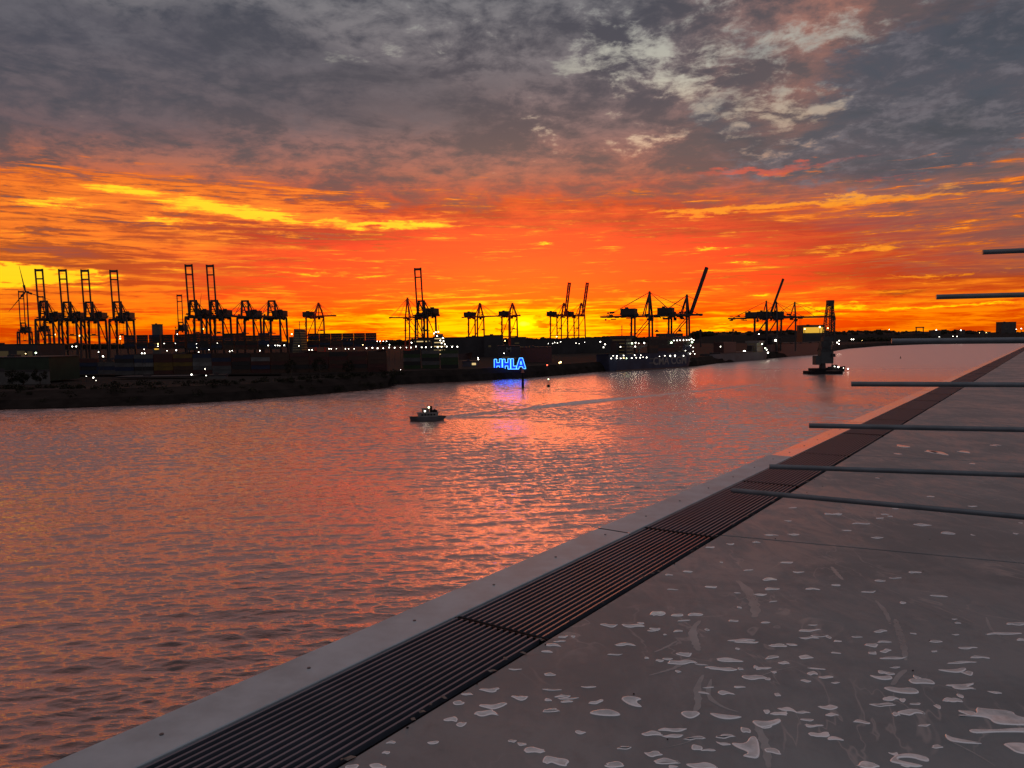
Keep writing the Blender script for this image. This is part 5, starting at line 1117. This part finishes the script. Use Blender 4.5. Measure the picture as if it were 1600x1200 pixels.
# ---- floating crane with its tug
def floating_crane():
    D = gnd(1290, 583).y; sc = D / F; X = lambda px: (px - 1290) * sc; Z = lambda py: (584 - py) * sc
    fc = empty('floating_crane', gnd(1290, 584), 0, 'tall dark floating crane with a lattice tower on a low pontoon in midstream', 'floating crane')
    pn = MB(); x0, x1 = X(1259), X(1312)
    pts = [(x0, -5), (x0 + 1.2, -7), (x1 - 1.0, -7), (x1, -5), (x1, 5), (x1 - 1, 7), (x0 + 1.2, 7), (x0, 5)]; n = 8
    pn.add([(x, y, -.8) for x, y in pts] + [(x, y, Z(579.5)) for x, y in pts], [tuple(range(8))[::-1], tuple(range(8, 16))] + [(j, (j + 1) % n, n + (j + 1) % n, n + j) for j in range(n)])
    pn.box(X(1268.5), X(1285), -6.5, 6.5, Z(579.5), Z(575.5)); pn.build('pontoon', M_DARK, fc)
    for xx in (1260, 1263, 1306):
        b = MB(); b.tube([(X(xx), -6, Z(579.5)), (X(xx), -6, Z(577.5))], .35, 8); b.build('bollard', M_STEEL, fc)
    k2 = MB(); k2.tube([(X(1285), 0, Z(579)), (X(1285), 0, Z(568))], 2.6, 12, r2=2.1); k2.build('slewing_column', M_STEEL, fc)
    hs = MB(); hs.box(X(1272), X(1280), -3, 3, Z(570), Z(556)); hs.box(X(1280), X(1299), -3.2, 3.2, Z(568), Z(548)); hs.box(X(1281), X(1296), -2.4, 2.4, Z(548) + .01, Z(534)); hs.box(X(1284), X(1300), -2.2, 2.2, Z(534) + .01, Z(528)); hs.build('machinery_house', mat('crane_house', (.018, .025, .026), .6), fc)
    cb = MB(); cb.box(X(1296), X(1301), -4.4, -3.3, Z(558), Z(553)); cb.build('cab', M_HOUSE, fc)
    # lattice tower
    def lattice(name, xb0, xb1, yb, xt0, xt1, yt, dep, nseg, th):
        m_ = MB(); corners = lambda f: [(X(xb0 + (xt0 - xb0) * f), -dep * (1 - .35 * f), Z(yb + (yt - yb) * f)), (X(xb1 + (xt1 - xb1) * f), -dep * (1 - .35 * f), Z(yb + (yt - yb) * f)),
                                        (X(xb1 + (xt1 - xb1) * f), dep * (1 - .35 * f), Z(yb + (yt - yb) * f)), (X(xb0 + (xt0 - xb0) * f), dep * (1 - .35 * f), Z(yb + (yt - yb) * f))]
        for i in range(nseg):
            a, b = corners(i / nseg), corners((i + 1) / nseg)
            for j in range(4):
                m_.beam(a[j], b[j], th); m_.beam(a[j], a[(j + 1) % 4], th * .6); m_.beam(a[j], b[(j + 1) % 4] if i % 2 else b[(j + 3) % 4], th * .5)
        c = corners(1)
        for j in range(4): m_.beam(c[j], c[(j + 1) % 4], th)
        m_.build(name, M_STEEL, fc)
    lattice('lower_tower', 1280, 1299, 549, 1286, 1301, 527, 3.4, 4, .6)
    lattice('lattice_tower', 1286, 1301, 527, 1292, 1299.5, 473, 2.4, 9, .5)
    lattice('jib', 1296, 1303, 528, 1296.5, 1300, 476, 1.6, 9, .4)
    hd = MB(); hd.box(X(1291), X(1300.5), -1.8, 1.8, Z(477), Z(471.5)); hd.tube([(X(1296), -2, Z(477.5)), (X(1296), 2, Z(477.5))], 1.6, 12); hd.build('head', M_STEEL, fc)
    for (xa, ya, xb, yb) in ((1291.5, 475, 1286, 530), (1300, 480, 1304, 498), (1304, 498, 1303.5, 530), (1291, 480, 1289, 520)):
        s_ = MB(); s_.tube([(X(xa), 0, Z(ya)), (X(xb), 0, Z(yb))], .17, 5); s_.build('stay', M_STEEL, fc)
    bk_ = MB(); bk_.box(X(1300.5), X(1304), -.8, .8, Z(502), Z(498)); bk_.build('hook_block', M_STEEL, fc)
    sd_ = MB(); sd_.tube([(X(1299), -1, Z(556)), (X(1299), -1, Z(574))], .35, 6); sd_.build('ladder_tube', M_STEEL, fc)
    bpy.context.view_layer.update()
    for (x, y, r, c) in ((1280.8, 554.8, .55, 'g'), (1294.7, 555, .45, 'w'), (1297.2, 537.3, .4, 'w'), (1291.5, 535.8, .25, 'w'), (1275.8, 576.3, .4, 'w'), (1278, 576.4, .35, 'w'), (1296.5, 558, .3, 'y')): deck_lamp(fc, at(x, y, D - 8.5), r, c)
    p = gnd(1301, 582.5); q = gnd(1328.5, 580.5); rz = math.atan2(q.y - p.y, q.x - p.x); c = (p + q) / 2 + Vector((0, 12, 0)); L = (p - q).length
    tg = empty('tugboat', c, rz, 'low dark tug with bright deck lamps pushed up behind the floating crane pontoon', 'boat')
    ship_hull(L * 1.05, 5, 2.1, .22).build('hull', M_DARK, tg); t2 = MB(); t2.box(-L * .3, L * .12, -1.7, 1.7, 2, 3.9); t2.box(-L * .12, L * .05, -1.3, 1.3, 3.92, 5.2); t2.build('wheelhouse', M_HOUSE, tg)
    t3 = MB(); t3.tube([(-L * .15, 0, 5), (-L * .15, 0, 6.4)], .12, 6); t3.build('mast', M_STEEL, tg); bpy.context.view_layer.update()
    for (x, y, r, c) in ((1310, 573.5, .55, 'w'), (1304, 572.8, .38, 'w'), (1325, 576.2, .45, 'w'), (1318, 575, .22, 'w')): deck_lamp(tg, at(x, y, tg.location.y - 3.2), r, c)
floating_crane()

# ---- mooring pile and buoys
p = gnd(817, 606); D = p.y; zt = at(817, 575.5, D).z
pl = empty('mooring_pile', (p.x, p.y, 0), 0, 'dark mooring pile with a pale head standing in the water before the blue sign', 'pile')
m1 = MB(); m1.tube([(0, 0, -1), (0, 0, zt * .78)], .75, 12, r2=.6); m1.build('shaft', M_DARK, pl)
m1 = MB(); m1.tube([(0, 0, zt * .78), (0, 0, zt * .82), (0, 0, zt)], 1.0, 10, r2=.5); m1.beam((-1.2, 0, zt * .8), (1.2, 0, zt * .8), .2); m1.build('topmark', mat('topmark', (.2, .07, .06), .6), pl)
p = gnd(857, 604); D = p.y; zt = at(857, 592.5, D).z
by = empty('light_buoy', (p.x, p.y, 0), 0, 'dark light buoy with a white lamp on top, right of the mooring pile', 'buoy')
m1 = MB(); m1.tube([(0, 0, -.3), (0, 0, .9)], 1.0, 14, r2=.85); m1.tube([(0, 0, .9), (0, 0, 1.25)], .85, 14, r2=.3); m1.build('float', M_DARK, by)
m1 = MB()
for a in range(3): an = a * 2.09; m1.tube([(.6 * math.cos(an), .6 * math.sin(an), 1), (.25 * math.cos(an), .25 * math.sin(an), zt - .3)], .1, 6)
m1.tube([(0, 0, zt - .9), (0, 0, zt - .2)], .35, 8); m1.build('cage', M_DARK, by)
m1 = MB(); m1.ball((0, 0, zt), .32, 8, 6); m1.build('lamp', E_G, by)
p = gnd(1407, 560); by = empty('buoy', (p.x, p.y, 0), 0, 'tiny dark buoy far out on the open water at the right', 'buoy')
m1 = MB(); m1.tube([(0, 0, -.3), (0, 0, .8), (0, 0, 1.0)], .9, 12, r2=.5); m1.build('float', M_DARK, by); m1 = MB(); m1.tube([(0, 0, .9), (0, 0, 2.8)], .22, 8); m1.build('topmark', M_DARK, by)

# ---- far wooded shore
def far_wood():
    rs = np.random.RandomState(4); mb = MB(); random.seed(3)
    pts = []
    for i in range(2600):
        px = rs.uniform(-60, 1700); D = rs.uniform(2500, 3600) if px > 1080 else rs.uniform(3000, 4200)
        base = {True: (519.5 - 2.2 * min(1, max(0, (px - 1080) / 120)) + (1.2 if px > 1500 else 0)), False: hor(px) - 1.2}[px > 1080]
        top = base + .9 * math.sin(px * .045) + .6 * math.sin(px * .13 + 1) + .5 * math.sin(px * .31) + rs.uniform(-.6, 1.6)
        p = at(px, top, D); pts.append((p, D))
        r = rs.uniform(5, 11)
        mb.ball((p.x, D, p.z - r), r, 7, 5, jit=.28, sz=rs.uniform(.8, 1.3))
        if p.z - r > ZL: mb.beam((p.x, D, ZL), (p.x, D, p.z - r), r * 1.3)
    o = mb.build('wood', M_LEAF); tag(o, 'far wooded shore along the horizon', 'wood', kind='stuff')
    # hill under the wood
    h = MB(); n = 120; vs = []
    for i in range(n + 1):
        px = 1040 + 700 * i / n; e_ = min(1, i / 14)
        z = at(px, 521.5 - 2.2 * min(1, max(0, (px - 1080) / 120)), 2600).z * e_ + ZL * (1 - e_)
        for D, f in ((2380, 0), (2500, .75), (2700, 1), (5000, 1)): p = at(px, 520, D); vs.append((p.x, D, ZL + .2 + (max(z, ZL + 2) - ZL) * f))
    h.add(vs, [(i * 4 + j, i * 4 + 4 + j, i * 4 + 5 + j, i * 4 + 1 + j) for i in range(n) for j in range(3)])
    ho = h.build('hills', M_BANK); ho['kind'] = 'structure'
far_wood()
# nearer trees right of the dark ship, along the shore
def shore_wood():
    rs = np.random.RandomState(14); mb = MB()
    for i in range(420):
        px = rs.uniform(1330, 1650); D = rs.uniform(2250, 2420); p = at(px, 529 + rs.uniform(-3, 4), D); r = rs.uniform(4, 8); mb.ball((p.x, D, max(p.z - r, ZL + 1)), r, 7, 5, jit=.3)
    tag(mb.build('wood', M_LEAF), 'belt of dark trees along the far right waterside below the hill', 'wood', kind='stuff')
shore_wood()
print('containers', n_cont)
